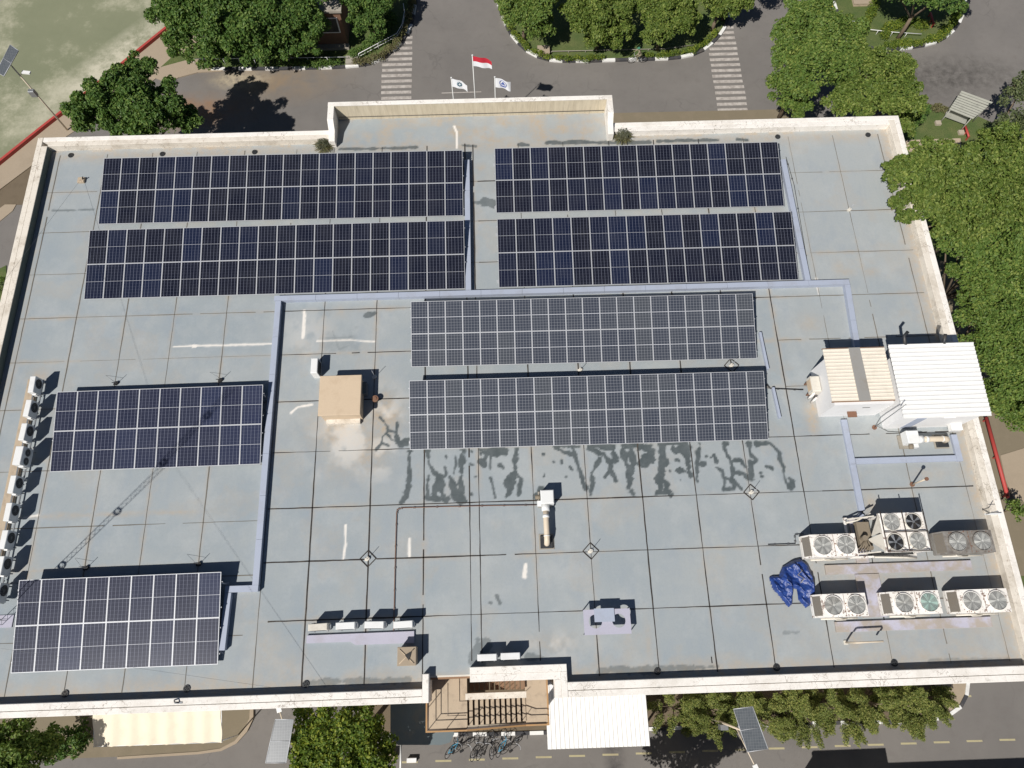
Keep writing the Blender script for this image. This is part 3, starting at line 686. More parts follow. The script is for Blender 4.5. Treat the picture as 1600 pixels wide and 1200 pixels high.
# raised wall round the northern bay
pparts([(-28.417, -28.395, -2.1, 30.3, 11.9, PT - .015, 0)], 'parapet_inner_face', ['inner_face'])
NT_ = 13.28
wallN = MB()
wallN.box(-10.55, 7.52, 32.24, 32.38, 11.2, NT_ - .012, 0); obj('bay_wall', wallN, ['stained_render'], bd)
cap = MB(); cap.box(-10.58, 7.56, 32.22, 32.52, NT_ - .01, NT_ + .05, 0, bev=.012)
def side(mb, x0, x1, mi):
    prof = [(30.05, 11.6), (32.215, 11.6), (32.215, NT_), (31.2, NT_), (30.75, 12.75), (30.05, 12.62)]
    vs = [(x0, y, z) for y, z in prof] + [(x1, y, z) for y, z in prof]; n = len(prof)
    mb.add(vs, [tuple(range(n))[::-1], tuple(range(n, 2 * n))] + [(i, (i + 1) % n, n + (i + 1) % n, n + i) for i in range(n)], mi)
side(cap, -10.58, -10.20, 0); side(cap, 7.20, 7.56, 0)
obj('bay_coping', cap, ['parapet_clean'], bd)
led = MB(); led.tube([(-10.1, 32.21, 12.28), (-4, 32.215, 12.27), (2, 32.21, 12.29), (7.15, 32.21, 12.28)], .018, 6); obj('cable', led, 'dark_metal', bd)

# drains round the roof edge
dr = thing('roof_drain', 'x', 'roof drain', (0, 0, RZ)); g_dr = 'drain grates along the roof edge'
m = MB().ring(0, 0, RZ + .05, .09, .17, .05, 16).disc(0, 0, RZ + .03, .09, 14, h=.02); obj('grate', m, 'dark_metal', dr)
d2 = MB()
for i in range(6):
    a = i * math.pi / 3; d2.tube([(.13 * math.cos(a), .13 * math.sin(a), RZ + .05), (.05 * math.cos(a), .05 * math.sin(a), RZ + .14)], .012, 5)
obj('strainer', d2, 'dark_metal', dr)
dspots = [(111, 243, 'round roof drain near the north-west corner of the roof'), (254, 241, 'round roof drain above the upper left solar array, second from the west'),
          (398, 238, 'round roof drain above the upper left solar array, third from the west'), (1215, 214, 'round roof drain above the upper right solar array'),
          (1356, 211, 'round roof drain near the north-east corner of the roof'), (102, 1084, 'roof drain by the south parapet below the lower left solar array, western one'),
          (292, 1076, 'roof drain by the south parapet below the lower left solar array, eastern one'), (478, 1069, 'rusty roof drain by the south parapet below the four small AC units'),
          (1213, 1043, 'roof drain in shade by the south parapet below the blue tarpaulin'), (1397, 1036, 'roof drain by the south parapet below the large condensers'), (1027, 1049, 'roof drain in shade by the south parapet, below the lavender plate')]
for i, (x, y, l) in enumerate(dspots):
    p = at(x, y, RZ)
    if i == 0: dr.location = (p.x, p.y, RZ); dr['label'] = l; dr['group'] = g_dr
    else: dup(dr, (p.x, p.y, RZ), i, l, g_dr)

# ------------------------------------------------------------------ solar arrays
def panel_meshes(kind, W, L, mat):
    mb = MB().box(0.0, W, 0.0, L, -.035, 0.0)
    me = mb.mesh('solar_panel', mat); uvl = me.uv_layers.new(name='UVMap')
    for p in me.polygons:
        for li, vi in zip(p.loop_indices, p.vertices):
            v = me.vertices[vi].co; uvl.data[li].uv = (0.02 + .96 * v.x / W, 0.012 + .976 * v.y / L)
    fw = .026; fr = MB()
    for b in ((-.004, fw, -.004, L + .004), (W - fw, W + .004, -.004, L + .004), (fw, W - fw, -.004, fw), (fw, W - fw, L - fw, L + .004)): fr.box(*b, -.04, .006)
    return me, fr.mesh('frame', 'alu')
PM = {'new': panel_meshes('new', 1.134, 2.26, 'panel_new'), 'mid': panel_meshes('mid', 1.134, 2.26, 'panel_mid'), 'old': panel_meshes('old', .996, 1.99, 'panel_old')}
def array(label, kind, nc, pxs, rise, zs_=.28):
    me, fm = PM[kind]; W, L = (.996, 1.99) if kind == 'old' else (1.134, 2.26)
    (ax, ay), (bx, by), (cx, cy), (dx, dy) = pxs       # NW NE SE SW
    zN = RZ + zs_ + rise; zS = RZ + zs_
    nw, ne, se, sw = at(ax, ay, zN), at(bx, by, zN), at(cx, cy, zS), at(dx, dy, zS)
    x0 = (nw.x + sw.x) / 2; x1 = (ne.x + se.x) / 2; y0 = (sw.y + se.y) / 2; y1 = (nw.y + ne.y) / 2
    rz = ((ne.y - nw.y) + (se.y - sw.y)) / 2 / (x1 - x0)
    Lt = math.hypot(y1 - y0, rise); tilt = math.atan2(rise, y1 - y0)
    pit = (x1 - x0) / nc; rowp = Lt / 2
    root = thing('solar_array', label, 'solar array', (x0, sw.y, zS), (tilt, 0, rz), 'solar arrays on the roof')
    for r in range(2):
        for c in range(nc):
            o = bpy.data.objects.new('solar_panel', me); col.objects.link(o); o.parent = root
            o.location = (c * pit + .005, r * rowp + .006, random.uniform(-.004, .004))
            o.scale = ((pit - .010) / W, (rowp - .012) / L, 1)
            o.rotation_euler = (random.uniform(-.002, .002), random.uniform(-.003, .003), random.uniform(-.0012, .0012))
            f = bpy.data.objects.new('frame', fm); col.objects.link(f); f.parent = o
    for r in range(2):
        for k in (.22, .78):
            y = (r + k) * rowp
            mb = MB(); M = WM[root.name]
            mb.obox(M @ Vector((nc * pit / 2, y, -.07)), (M.to_3x3() @ Vector((nc * pit / 2 + .06, 0, 0))), M.to_3x3() @ Vector((0, .022, 0)), M.to_3x3() @ Vector((0, 0, .025)))
            obj('rail', mb, 'alu', root)
    k = 0
    while k <= nc:
        for y in (.25 * rowp, 1.75 * rowp):
            p = WM[root.name] @ Vector((k * pit, y, -.1))
            mb = MB().box(p.x - .03, p.x + .03, p.y - .03, p.y + .03, RZ, p.z).box(p.x - .1, p.x + .1, p.y - .1, p.y + .1, RZ, RZ + .04)
            obj('leg', mb, 'alu', root)
        k += 4 if nc % 4 == 0 else (3 if nc % 3 == 0 else 5)
    return root
array('dark twenty panel wide solar array nearest the north parapet, left of the middle tray', 'new', 20, [(160.5, 246.5), (721.5, 234.5), (724.5, 336.5), (155, 350.5)], .68)
array('dark solar array on the left, directly below the one nearest the north parapet', 'new', 20, [(139.5, 359.5), (724.5, 344), (727, 451), (131.5, 468)], .66)
array('dark solar array nearest the north parapet, right of the middle cable tray', 'new', 16, [(772.5, 231.5), (1216.5, 221.5), (1223.5, 322), (775, 333)], .68)
array('dark sixteen panel wide solar array just above the long cable tray, right of its branch', 'new', 16, [(776, 341.5), (1237, 330.5), (1246.5, 436.5), (779.5, 449.5)], .66)
array('ten panel wide solar array beside the row of small AC units', 'mid', 10, [(89, 611.5), (410, 601), (408.5, 724.5), (79, 737.5)], .62)
array('nine panel wide solar array in the lower left corner of the roof', 'mid', 9, [(30, 906.5), (345.5, 893.5), (341.5, 1038), (18, 1052)], .66)
array('older greyish solar array just below the long cable tray in the middle of the roof', 'old', 20, [(641.5, 471.5), (1176, 458.5), (1182, 560.5), (642.5, 573.5)], .86)
array('older greyish solar array with wet stains running from its lower edge', 'old', 20, [(639.5, 594), (1193, 579.5), (1200.5, 686), (640, 703)], .86)

# ------------------------------------------------------------------ cable trays
def tray(label, runs, z=RZ + .30, wid=.32, name='cable_tray', mat='lavender'):
    x, y = runs[0][0]
    root = thing(name, label, 'cable tray', (x, y, RZ))
    for run in runs:
        for (xa, ya), (xb, yb) in zip(run[:-1], run[1:]):
            L = math.hypot(xb - xa, yb - ya); dx, dy = (xb - xa) / L, (yb - ya) / L
            n = max(1, round(L / 2.4)); mb = MB()
            for i in range(n):
                t0, t1 = L * i / n + .006, L * (i + 1) / n - .006
                c = ((xa + dx * (t0 + t1) / 2), (ya + dy * (t0 + t1) / 2), z + random.uniform(-.004, .004))
                mb.obox(c, (dx * (t1 - t0) / 2, dy * (t1 - t0) / 2, 0), (-dy * wid / 2, dx * wid / 2, 0), (0, 0, .045))
                mb.obox((c[0], c[1], (RZ + z) / 2 - .02), (dx * (t1 - t0) / 2, dy * (t1 - t0) / 2, 0), (-dy * (wid / 2 - .02), dx * (wid / 2 - .02), 0), (0, 0, (z - RZ) / 2 - .02))
            obj('cover', mb, mat, root)
            fb = MB()
            for i in range(n + 1):
                t = min(max(L * i / n, .2), L - .2); cx, cy = xa + dx * t, ya + dy * t
                fb.obox((cx, cy, (RZ + z - .045) / 2 + 0), (dx * .03, dy * .03, 0), (-dy * (wid / 2 - .03), dx * (wid / 2 - .03), 0), (0, 0, (z - .045 - RZ) / 2 - .003))
            obj('foot', fb, 'grey_metal', root)
    return root
q = .162
tray('long lavender cable tray crossing the roof between the upper and lower solar arrays', [[(-13.25, 19.22), (20.72, 19.22)], [(-13.0, 19.05), (-12.92, 2.98)], [(-12.76, 2.82), (-14.45, 2.82)], [(-14.27, 2.65), (-14.32, -.1)], [(20.56, 19.05), (20.35, 14.4)]])
tray('lavender cable tray running up the gap between the two upper left and right arrays', [[(-1.86, 19.40), (-1.84, 28.6)]])
tray('lavender cable tray along the right end of the upper right arrays', [[(18.28, 19.40), (18.20, 28.0)]])
tray('lavender cable tray from the white hut down to the large condensers with a side loop', [[(18.84, 10.8), (18.84, 5.75)], [(18.84, 5.58), (18.35, 5.0), (18.35, 4.4)], [(19.02, 8.42), (24.55, 8.42)], [(24.72, 8.25), (24.72, 9.75)]], z=RZ + .16)
tray('narrow lavender cable tray along the right end of the two old arrays', [[(14.98, 16.2), (15.08, 13.9)], [(15.2, 12.8), (15.3, 11.0)]], wid=.14, z=RZ + .2)
def pipe_thing(name, label, cat, px, z, r, mat, n=6):
    p0 = at(*px[0], z)
    root = thing(name, label, cat, (p0.x, p0.y, RZ)); obj('pipe', MB().tube([at(x, y, z) for x, y in px], r, n), mat, root)
    cl = MB()
    for (a, b) in zip(px[:-1], px[1:]):
        A, B = at(*a, z), at(*b, z)
        for t in (.25, .75):
            p = A.lerp(B, t); cl.box(p.x - .05, p.x + .05, p.y - .05, p.y + .05, RZ, z - r * .5)
    obj('bracket', cl, 'grey_metal', root); return root
pipe_thing('rusty_pipe', 'thin rusty pipe bent at a right angle between the vent blower and AC units', 'pipe', [(615, 985), (616, 940), (617.5, 870), (619.5, 803), (621, 795.5), (629, 793.5), (700, 791.5), (770, 790), (838, 789)], RZ + .07, .022, 'rust_pipe')
pipe_thing('black_conduit', 'thin black conduit running from the old arrays to the white hut', 'conduit', [(1198, 600), (1203, 607), (1255, 609)], RZ + .08, .03, 'black')
pipe_thing('black_conduit', 'thin black conduit stepping towards the upper left large condenser', 'conduit', [(1200, 851), (1243, 849.5), (1242, 835), (1256, 834)], RZ + .06, .018, 'black')
pipe_thing('thin_conduit', 'thin dark conduit lying on the roof right of the upper right arrays', 'conduit', [(1228, 245), (1241, 290), (1266, 437)], RZ + .05, .015, 'black')

# ------------------------------------------------------------------ AC units
def small_ac(name='ac_unit', fans=1, W=.94, D=.31, H=.68, white='white_metal'):
    root = thing(name, 'x', 'AC unit', (0, 0, 0))       # front (fan) faces +Y
    mb = MB().box(-W / 2, W / 2, -D / 2, D / 2, .14, .14 + H, 0, bev=.02)
    obj('casing', mb, white, root)
    for s in (-1, 1):
        obj('foot', MB().box(s * W * .36 - .03, s * W * .36 + .03, -D / 2 - .06, D / 2 + .06, 0, .137), 'grey_metal', root)
    for k in range(fans):
        cx = -W * .12 if fans == 1 else (k - .5) * W * .46
        rr = H * .40 if fans == 1 else W * .2
        fm = MB(); n = 20; y = D / 2 + .004; cz = .14 + H / 2
        vs = [(cx + rr * math.cos(2 * math.pi * i / n), y, cz + rr * math.sin(2 * math.pi * i / n)) for i in range(n)]
        fm.add(vs, [tuple(range(n))[::-1]]); f = obj('fan_opening', fm, 'black', root)
        gm = MB()
        for q_ in (.35, .7, 1.0):
            gm.tube([(cx + rr * q_ * math.cos(2 * math.pi * i / 16), y + .015, cz + rr * q_ * math.sin(2 * math.pi * i / 16)) for i in range(17)], .006, 4)
        for i in range(8):
            a = math.pi * i / 8; gm.tube([(cx - rr * math.cos(a), y + .015, cz - rr * math.sin(a)), (cx + rr * math.cos(a), y + .015, cz + rr * math.sin(a))], .004, 4)
        obj('fan_guard', gm, 'grey_metal', f)
    obj('side_cover', MB().box(W / 2 + .002, W / 2 + .05, -D * .3, D * .3, .2, .14 + H * .5), white, root)
    obj('rear_coil', MB().box(-W * .42, W * .30, -D / 2 - .012, -D / 2 - .002, .2, .1 + H), 'dark_metal', root)
    return root
ac1 = small_ac(); ac2 = small_ac(fans=2, W=1.0, D=.42, H=.85, white='white_metal')
names = ['northernmost', 'second from the north', 'third from the north', 'wider two-fan', 'fifth from the north', 'sixth from the north', 'seventh from the north', 'eighth from the north', 'southernmost']
spots = [(51, 601), (44, 638), (37, 675), (27, 711), (20, 757), (13.5, 800), (7, 843), (1, 884), (-5, 926)]
for i, (x, y) in enumerate(spots):
    p = at(x, y, RZ + .95 + (.3 if i == 3 else 0))
    src = ac2 if i == 3 else ac1
    lab = names[i] + ' white AC unit in the row along the west parapet' + (', with two fans' if i == 3 else '')
    o = src if (i == 3 or i == 0) else copy_tree(src)
    o.location = (p.x, p.y, RZ + .22); o.rotation_euler = (0, 0, -math.pi / 2 + random.uniform(-.04, .04))
    tag(o, lab, 'AC unit', 'AC units in the row by the west parapet')
stand = thing('ac_plinth', 'long tan concrete plinth under the row of AC units by the west parapet', 'plinth', (-26.1, 8, RZ))
obj('slab', MB().box(-26.85, -26.22, 2.3, 14.7, RZ - .1, RZ + .10, bev=.02), 'tan_floor', stand)
mb = MB()
for y in np.arange(2.6, 14.6, 1.0): mb.box(-26.35, -26.28, y, y + .06, RZ + .1, RZ + .215).box(-25.92, -25.85, y, y + .06, RZ + .1, RZ + .215)
mb.box(-26.35, -26.28, 2.4, 14.6, RZ + .17, RZ + .216).box(-25.92, -25.85, 2.4, 14.6, RZ + .17, RZ + .216)
obj('steel_rail', mb, 'grey_metal', stand)
# four units in a row to the south
simple('aged_white', (0.66, 0.62, 0.54), 0.6, amt=.4)
ac3 = small_ac(); ac3['label'] = 'x'
for ch in ac3.children:
    if ch.name.startswith('casing'): ch.data = ch.data.copy(); ch.data.materials[0] = MT['aged_white']
for i, (x, y, l) in enumerate(((497, 983, 'yellowed white AC unit, leftmost of the four in the row on the lavender slab'), (540, 981, 'white AC unit, second from the left of the four on the lavender slab'),
                               (585, 979.5, 'white AC unit, third from the left of the four on the lavender slab'), (630, 979, 'white AC unit, rightmost of the four on the lavender slab, near the brick shaft'))):
    p = at(x, y, RZ + .85); o = ac3 if i == 0 else dup(ac1, (0, 0, 0))
    o.location = (p.x, p.y + .1, RZ + .15); o.rotation_euler = (0, 0, random.uniform(-.03, .03)); o.scale = (1.0, 1.05, 1.0)
    tag(o, l, 'AC unit', 'AC units in the row on the lavender slab')
pl = thing('lavender_slab', 'lavender painted concrete slab in front of the four small AC units', 'slab', (-7.5, .3, RZ))
obj('slab', MB().prism([(-10.2, .1), (-8.0, .1), (-7.75, -.06), (-4.83, -.06), (-4.83, .50), (-10.2, .47)], RZ - .05, RZ + .14), 'lavender_slab', pl)
for i, (x, y, l) in enumerate(((761, 1027, 'white AC unit behind the parapet above the stairs, left one of the pair'), (797.5, 1025, 'white AC unit behind the parapet above the stairs, right one of the pair'))):
    p = at(x, y, RZ + .72); o = dup(ac1, (p.x, p.y, RZ + .03), 0, l, 'pair of AC units above the stairs'); tag(o, None, 'AC unit')

# ------------------------------------------------------------------ large condensers
def fan_unit(parent, cx, cy, z, r, gmat='fan_grey', open_=False, off=None):
    w_ = MB().disc(cx, cy, z + .006, r, 28, h=.004)
    f = obj('fan', w_, 'black' if open_ else 'fan_well', parent)
    bl = MB(); nb = 6 if not open_ else 5
    for i in range(nb):
        a = 2 * math.pi * i / nb + cx; d = .42
        vs = []
        for q_, rr in ((0, .12), (0, .93)): pass
        pts = [(r * .15, a - .12), (r * .92, a - d * .55), (r * .95, a + d * .45), (r * .15, a + .30)]
        vs = [(cx + q_[0] * math.cos(q_[1]), cy + q_[0] * math.sin(q_[1]), z + .012 + (.03 if j in (1,) else .0) + (0.03 if j == 0 else 0)) for j, q_ in enumerate(pts)]
        bl.add(vs, [(0, 1, 2, 3)])
    bl.disc(cx, cy, z + .05, r * .17, 14, h=.04)
    obj('blade', bl, gmat, f)
    if not open_:
        g = MB(); zz = z + .07
        for q_ in (.16, .28, .40, .52, .64, .76, .88, 1.0):
            g.ring(cx, cy, zz, r * q_ - .008, r * q_ + .008, .012, 28)
        for i in range(12):
            a = math.pi * i / 12 * 2; g.tube([(cx + r * .1 * math.cos(a), cy + r * .1 * math.sin(a), zz), (cx + r * math.cos(a), cy + r * math.sin(a), zz)], .006, 4)
        obj('fan_guard', g, gmat, f)
def condenser(label, x0, x1, y0, y1, H, mat='peel', gm=('fan_grey', 'fan_grey'), name='condenser', missing=False):
    z0 = RZ + .2; z1 = RZ + H; cx0 = x0 + .38; x0 = x0 + .17
    root = thing(name, label, 'condenser unit', ((x0 + x1) / 2, (y0 + y1) / 2, RZ), group='large condenser units at the right')
    mb = MB()
    # casing with the sloping coil face at the west end
    prof = [(x0, z0), (x1, z0), (x1, z1), (cx0, z1), (x0, z0 + .25)]
    vs = [(x, y0, z) for x, z in prof] + [(x, y1, z) for x, z in prof]
    mb.add(vs, [(0, 1, 2, 3, 4), (9, 8, 7, 6, 5)] + [((i + 1) % 5, i, 5 + i, 5 + (i + 1) % 5) for i in range(5)])
    case_mb = mb
    d = Vector((cx0 - x0, 0, z1 - z0 - .25)); n = Vector((-d.z, 0, d.x)).normalized()
    c = Vector((x0, (y0 + y1) / 2, z0 + .25)) + d * .52
    cb = MB().obox(c + n * .006, d * .42, (0, (y1 - y0) / 2 - .09, 0), n * .008)
    coil = obj('coil', cb, 'coil_brown', root)
    sl = MB()
    for i in range(12): sl.obox(c + n * .02 + d * (-.40 + .8 * i / 11), d.normalized() * .006, (0, (y1 - y0) / 2 - .1, 0), n * .004)
    obj('louvre', sl, 'grey_metal', coil)
    r = min((y1 - y0) * .40, .46); W = x1 - cx0
    for k, fx in enumerate((cx0 + W * .25, cx0 + W * .76)):
        obj('fan_ring', MB().ring(fx, (y0 + y1) / 2, z1 + .08, r, r + .035, .08, 28), mat, root)
        fan_unit(root, fx, (y0 + y1) / 2, z1, r, gm[k])
    bo = case_mb
    rr = random.Random(int(x0 * 10))
    for i in range(16):
        bx, by = rr.uniform(cx0 + .05, x1 - .05), rr.choice((y0 + rr.uniform(.03, .12), y1 - rr.uniform(.03, .12)))
        bo.disc(bx, by, z1 + .012, rr.uniform(.012, .03), 7, 1, h=.012)
    for bx in (cx0 + W * .5, cx0 + W * .53): bo.disc(bx, (y0 + y1) / 2 + rr.uniform(-.3, .3), z1 + .014, .035, 7, 1, h=.012)
    obj('casing', bo, [mat, 'rust_pipe'], root)
    obj('seam', MB().box(cx0 + W * .505, cx0 + W * .513, y0 + .02, y1 - .02, z1 + .001, z1 + .006), 'rust_pipe', root)
    for sx in (x0 + .1, x1 - .18):
        for sy in (y0 + .06, y1 - .14): obj('leg', MB().box(sx, sx + .08, sy, sy + .08, RZ, z0 - .002), 'grey_metal', root)
    pi = MB().tube([(x0 + .9, y0 - .02, RZ + .6), (x0 + 1.0, y0 - .12, RZ + .6), (x0 + 1.25, y0 - .13, RZ + .5), (x0 + 1.6, y0 - .12, RZ + .35), (x0 + 1.7, y0 - .05, RZ + .3)], .035, 8)
    pi.tube([(x0 + .4, y0 - .06, RZ + .25), (x1 - .2, y0 - .07, RZ + .27)], .045, 8)
    obj('refrigerant_pipe', pi, 'aged_white', root)
    return root
def cond_px(label, pts, H, **kw):
    z = RZ + H; P = [at(x, y, z) for x, y in pts]; xs = [p.x for p in P]; ys = [p.y for p in P]
    return condenser(label, (xs[0] + xs[3]) / 2, (xs[1] + xs[2]) / 2, (ys[2] + ys[3]) / 2, (ys[0] + ys[1]) / 2, H, **kw)
cond_px('rusty white two-fan condenser right above the blue tarpaulin', [(1256, 836), (1336, 833), (1341, 868), (1256, 872)], 1.1)
cond_px('dull grey metal two-fan condenser at the right end of the upper row', [(1465, 831), (1548, 827), (1556, 862), (1466, 866)], 1.1, mat='worn_grey')
cond_px('rusty white two-fan condenser touching the blue tarpaulin, left in the lower row', [(1272, 929), (1350, 926), (1359, 962), (1273, 966)], 1.1)
cond_px('white two-fan condenser with one greenish fan, middle of the lower row', [(1379, 925), (1466, 922), (1473, 958), (1384, 962)], 1.1, gm=('fan_grey', 'fan_green'))
cond_px('badly peeling white two-fan condenser, right in the lower row', [(1485, 922), (1572, 919), (1581, 955), (1489, 960)], 1.1)
# big four-fan chiller with V shaped coils
ch = thing('chiller', 'large square white four-fan chiller with rusty frame and sloping side panels', 'chiller', (20, 4.4, RZ))
zt = RZ + 1.6; cx0, cx1, cy0, cy1 = 18.95, 21.2, 3.42, 5.38
obj('fan_deck', MB().box(cx0, cx1, cy0, cy1, zt - .22, zt, bev=.02), 'peel', ch)
obj('base_frame', MB().box(17.75, 21.2, 3.3, 3.4, RZ + .12, RZ + .24).box(17.75, 21.2, 5.3, 5.4, RZ + .12, RZ + .24).box(17.75, 17.85, 3.405, 5.295, RZ + .12, RZ + .24).box(21.1, 21.2, 3.405, 5.295, RZ + .12, RZ + .24), 'peel', ch)
obj('back_panel', MB().box(18.98, 21.15, 5.24, 5.29, RZ + .25, zt - .225), 'peel', ch); obj('side_panel', MB().box(21.1, 21.15, 3.45, 5.23, RZ + .25, zt - .225), 'peel', ch)
for (tx_, ty_, tz_), (ya, yb) in (((*at(1361, 838, RZ + .7)[:2], RZ + .7), (4.45, 5.36)), ((*at(1355, 843, RZ + .6)[:2], RZ + .6), (3.46, 4.38))):
    v = [(cx0 - .01, yb, zt - .03), (cx0 - .01, ya, zt - .03), (tx_, ty_, tz_)]
    mb = MB(); mb.add(v + [(p_[0] + .02, p_[1], p_[2] - .05) for p_ in v], [(0, 1, 2), (5, 4, 3), (0, 3, 4, 1), (1, 4, 5, 2), (2, 5, 3, 0)]); obj('sloping_panel', mb, 'aged_white', ch)
mb = MB()
for (x_, y_) in ((18.9, 5.30), (18.9, 3.5)): obj('strut', MB().obox(((x_ + 17.9) / 2, y_, RZ + .75), (.5, 0, .45), (0, .03, 0), (-.02, 0, .03)), 'aged_white', ch)
mb = MB().box(18.2, 18.85, 3.8, 5.1, RZ + .25, RZ + .6, 0).disc(18.35, 4.25, RZ + .95, .14, 12, h=.5).disc(18.62, 3.75, RZ + .85, .12, 12, h=.4)
for k in range(5): mb.tube([(18.0 + k * .15, 3.5, RZ + .3), (18.1 + k * .12, 3.8, RZ + .7 + .05 * k), (18.5, 4.2 + .1 * k, RZ + .6)], .025, 6)
obj('compressor', mb, 'coil_brown', ch)
for i, (fx, fy) in enumerate(((19.5, 4.9), (20.62, 4.9), (19.5, 3.92), (20.62, 3.92))):
    obj('fan_ring', MB().ring(fx, fy, zt + .06, .40, .435, .06, 28), 'aged_white', ch)
    fan_unit(ch, fx, fy, zt, .40, 'fan_grey' if i in (0, 3) else 'grey_metal', open_=i in (1, 2))
mb = MB()
for x in (cx0 + .03, (cx0 + cx1) / 2, cx1 - .03): mb.tube([(x, cy0, zt + .12), (x, cy1 + .1, zt + .12)], .028, 6)
for y in (cy0 + .02, (cy0 + cy1) / 2): mb.tube([(cx0, y, zt + .13), (cx1, y, zt + .13)], .028, 6)
for sx in (-1, 1): 
    X = 19.5 if sx < 0 else 20.62
    for s2 in (-1, 1): mb.tube([(X + s2 * .5, cy0 + .02, zt + .11), (X + s2 * .28, cy0 + .22, zt + .11)], .012, 5)
obj('guard_frame', mb, 'steel_rail', ch)
obj('pipe', MB().tube([(17.7, 5.1, RZ + .5), (18.3, 5.2, RZ + .5), (18.9, 5.5, RZ + .9)], .05, 8), 'aged_white', ch); obj('pipe', MB().tube([(18.9, 3.32, RZ + .4), (20.5, 3.25, RZ + .4), (21.1, 3.2, RZ + .35)], .05, 8), 'aged_white', ch)
for x in (17.8, 21.1):
    for y in (3.32, 5.32): obj('leg', MB().box(x, x + .08, y, y + .06, RZ, RZ + .117), 'grey_metal', ch)
# walkway slabs between them
def slab(label, boxes, mat='worn_slab', h=.14):
    b = boxes[0]; root = thing('walkway_slab', label, 'slab', ((b[0] + b[1]) / 2, (b[2] + b[3]) / 2, RZ))
    mb = MB()
    for i, b in enumerate(boxes): mb.box(b[0], b[1], b[2], b[3], RZ - .05, RZ + h - .012 * i, bev=.012)
    obj('slab', mb, mat, root)
def cb_(x0, y0, x1, y1, h):
    a, b = at(x0, y0, RZ + .14), at(x1, y1, RZ + .14); m_ = (a.y + b.y) / 2; return (a.x, b.x, m_ - h, m_ + h)
def pb(x0, y0, x1, y1): 
    a, b = at(x0, y0, RZ + .14), at(x1, y1, RZ + .14); return (min(a.x, b.x), max(a.x, b.x), min(a.y, b.y), max(a.y, b.y))
slab('worn lavender slab below the chiller between the two rows of condensers', [cb_(1290, 889, 1519, 884, .24)])
slab('worn tan and lavender slab below the lower row of condensers', [cb_(1306, 979, 1550, 972, .25)])
slab('worn lavender upright strip of slab left of the chiller', [(at(1332, 840, RZ + .14).x, at(1351, 840, RZ + .14).x, at(1340, 880, RZ).y, at(1340, 808, RZ).y), (at(1341, 930, RZ).x, at(1378, 930, RZ).x, at(1350, 965, RZ).y, at(1350, 897, RZ).y)])
fr = thing('metal_frame', 'lavender sheet metal deck with two round holes on thin legs, south of the vent blower', 'frame', (5.2, .9, RZ))
zp = RZ + .72; a, b = at(911, 953, zp), at(987, 990, zp)
X0_, X1_, Y0_, Y1_ = a.x, b.x, b.y, a.y; xm = (X0_ + X1_) / 2; R0 = .33
mb = MB()
for (u0, u1) in ((X0_, xm), (xm, X1_)):
    fx, fy = (u0 + u1) / 2, (Y0_ + Y1_) / 2 + .03; vs = []
    angs = sorted([2 * math.pi * (i + .5) / 32 for i in range(32)] + [math.atan2(cy_ - fy, cx_ - fx) % (2 * math.pi) for cx_ in (u0, u1) for cy_ in (Y0_, Y1_)]); n = len(angs)
    for t in angs:
        c_, s_ = math.cos(t), math.sin(t); k = min(((u1 - fx) if c_ > 0 else (fx - u0)) / max(abs(c_), 1e-6), ((Y1_ - fy) if s_ > 0 else (fy - Y0_)) / max(abs(s_), 1e-6))
        for z in (zp, zp - .02): vs += [(fx + R0 * c_, fy + R0 * s_, z), (fx + k * c_, fy + k * s_, z)]
    fs = []
    for i in range(n):
        j2 = (i + 1) % n; A, B = 4 * i, 4 * j2; fs += [(A, A + 1, B + 1, B), (A + 2, B + 2, B + 3, A + 3), (A, B, B + 2, A + 2), (A + 1, A + 3, B + 3, B + 1)]
    mb.add(vs, fs)
obj('deck', mb, 'lavender_slab', fr)
a, b = at(928, 951, zp + .1), at(961, 971, zp + .1); obj('lid', MB().box(a.x, b.x, b.y, a.y, zp + .03, zp + .06), 'lavender', fr)
for x in (X0_ + .03, X1_ - .03):
    for y in (Y0_ + .03, Y1_ - .03): obj('leg', MB().box(x - .02, x + .02, y - .02, y + .02, RZ, zp - .021), 'grey_metal', fr)
obj('bar', MB().tube([(xm + .2, Y1_ - .3, zp - .06), (X1_ - .1, Y1_ - .05, zp - .06)], .02, 6), 'grey_metal', fr)

# ------------------------------------------------------------------ blowers with pipes
def blower(label, x, y, rz, name='vent_blower', L=1.9):
    root = thing(name, label, 'vent', (0, 0, 0)); 
    obj('flange', MB().box(-.33, .33, -.33, .33, 0, .16, bev=.04), 'dark_metal', root)
    obj('pad', MB().box(-.40, .40, -.38, .42, 0, .03), 'concrete', root)
    obj('pipe', MB().tube([(0, -.1, .1), (0, -.1, .42), (0, .0, .55), (0, .12, .6), (0, L * .6, .62), (0, L * .8, .62)], .15, 14), 'beige_pipe', root)
    obj('collar', MB().tube([(0, L * .62, .62), (0, L * .70, .62)], .175, 14).tube([(0, .22, .6), (0, .27, .6)], .17, 14), 'white_metal', root)
    mb = MB().tube([(0, L * .8, .62), (0, L * .98, .62)], .21, 14).box(-.24, .45, L * .98, L * 1.36, .3, .92, bev=.04).box(-.42, -.2, L * .95, L * 1.1, .3, .62, bev=.03)
    obj('blower_housing', mb, 'white_metal', root)
    obj('motor', MB().tube([(-.5, L * 1.2, .55), (-.25, L * 1.2, .6)], .12, 10), 'coil_brown', root)
    obj('stand', MB().box(-.35, .4, L * .95, L * 1.4, 0, .08).box(-.3, -.24, L * 1.0, L * 1.06, .08, .3).box(.3, .36, L * 1.0, L * 1.06, .08, .3), 'concrete', root)
    root.location = (x, y, RZ); root.rotation_euler = (0, 0, rz); return root
p = at(854, 847, RZ); blower('white blower whose beige pipe bends into a dark square flange, mid roof', p.x, p.y, 0)
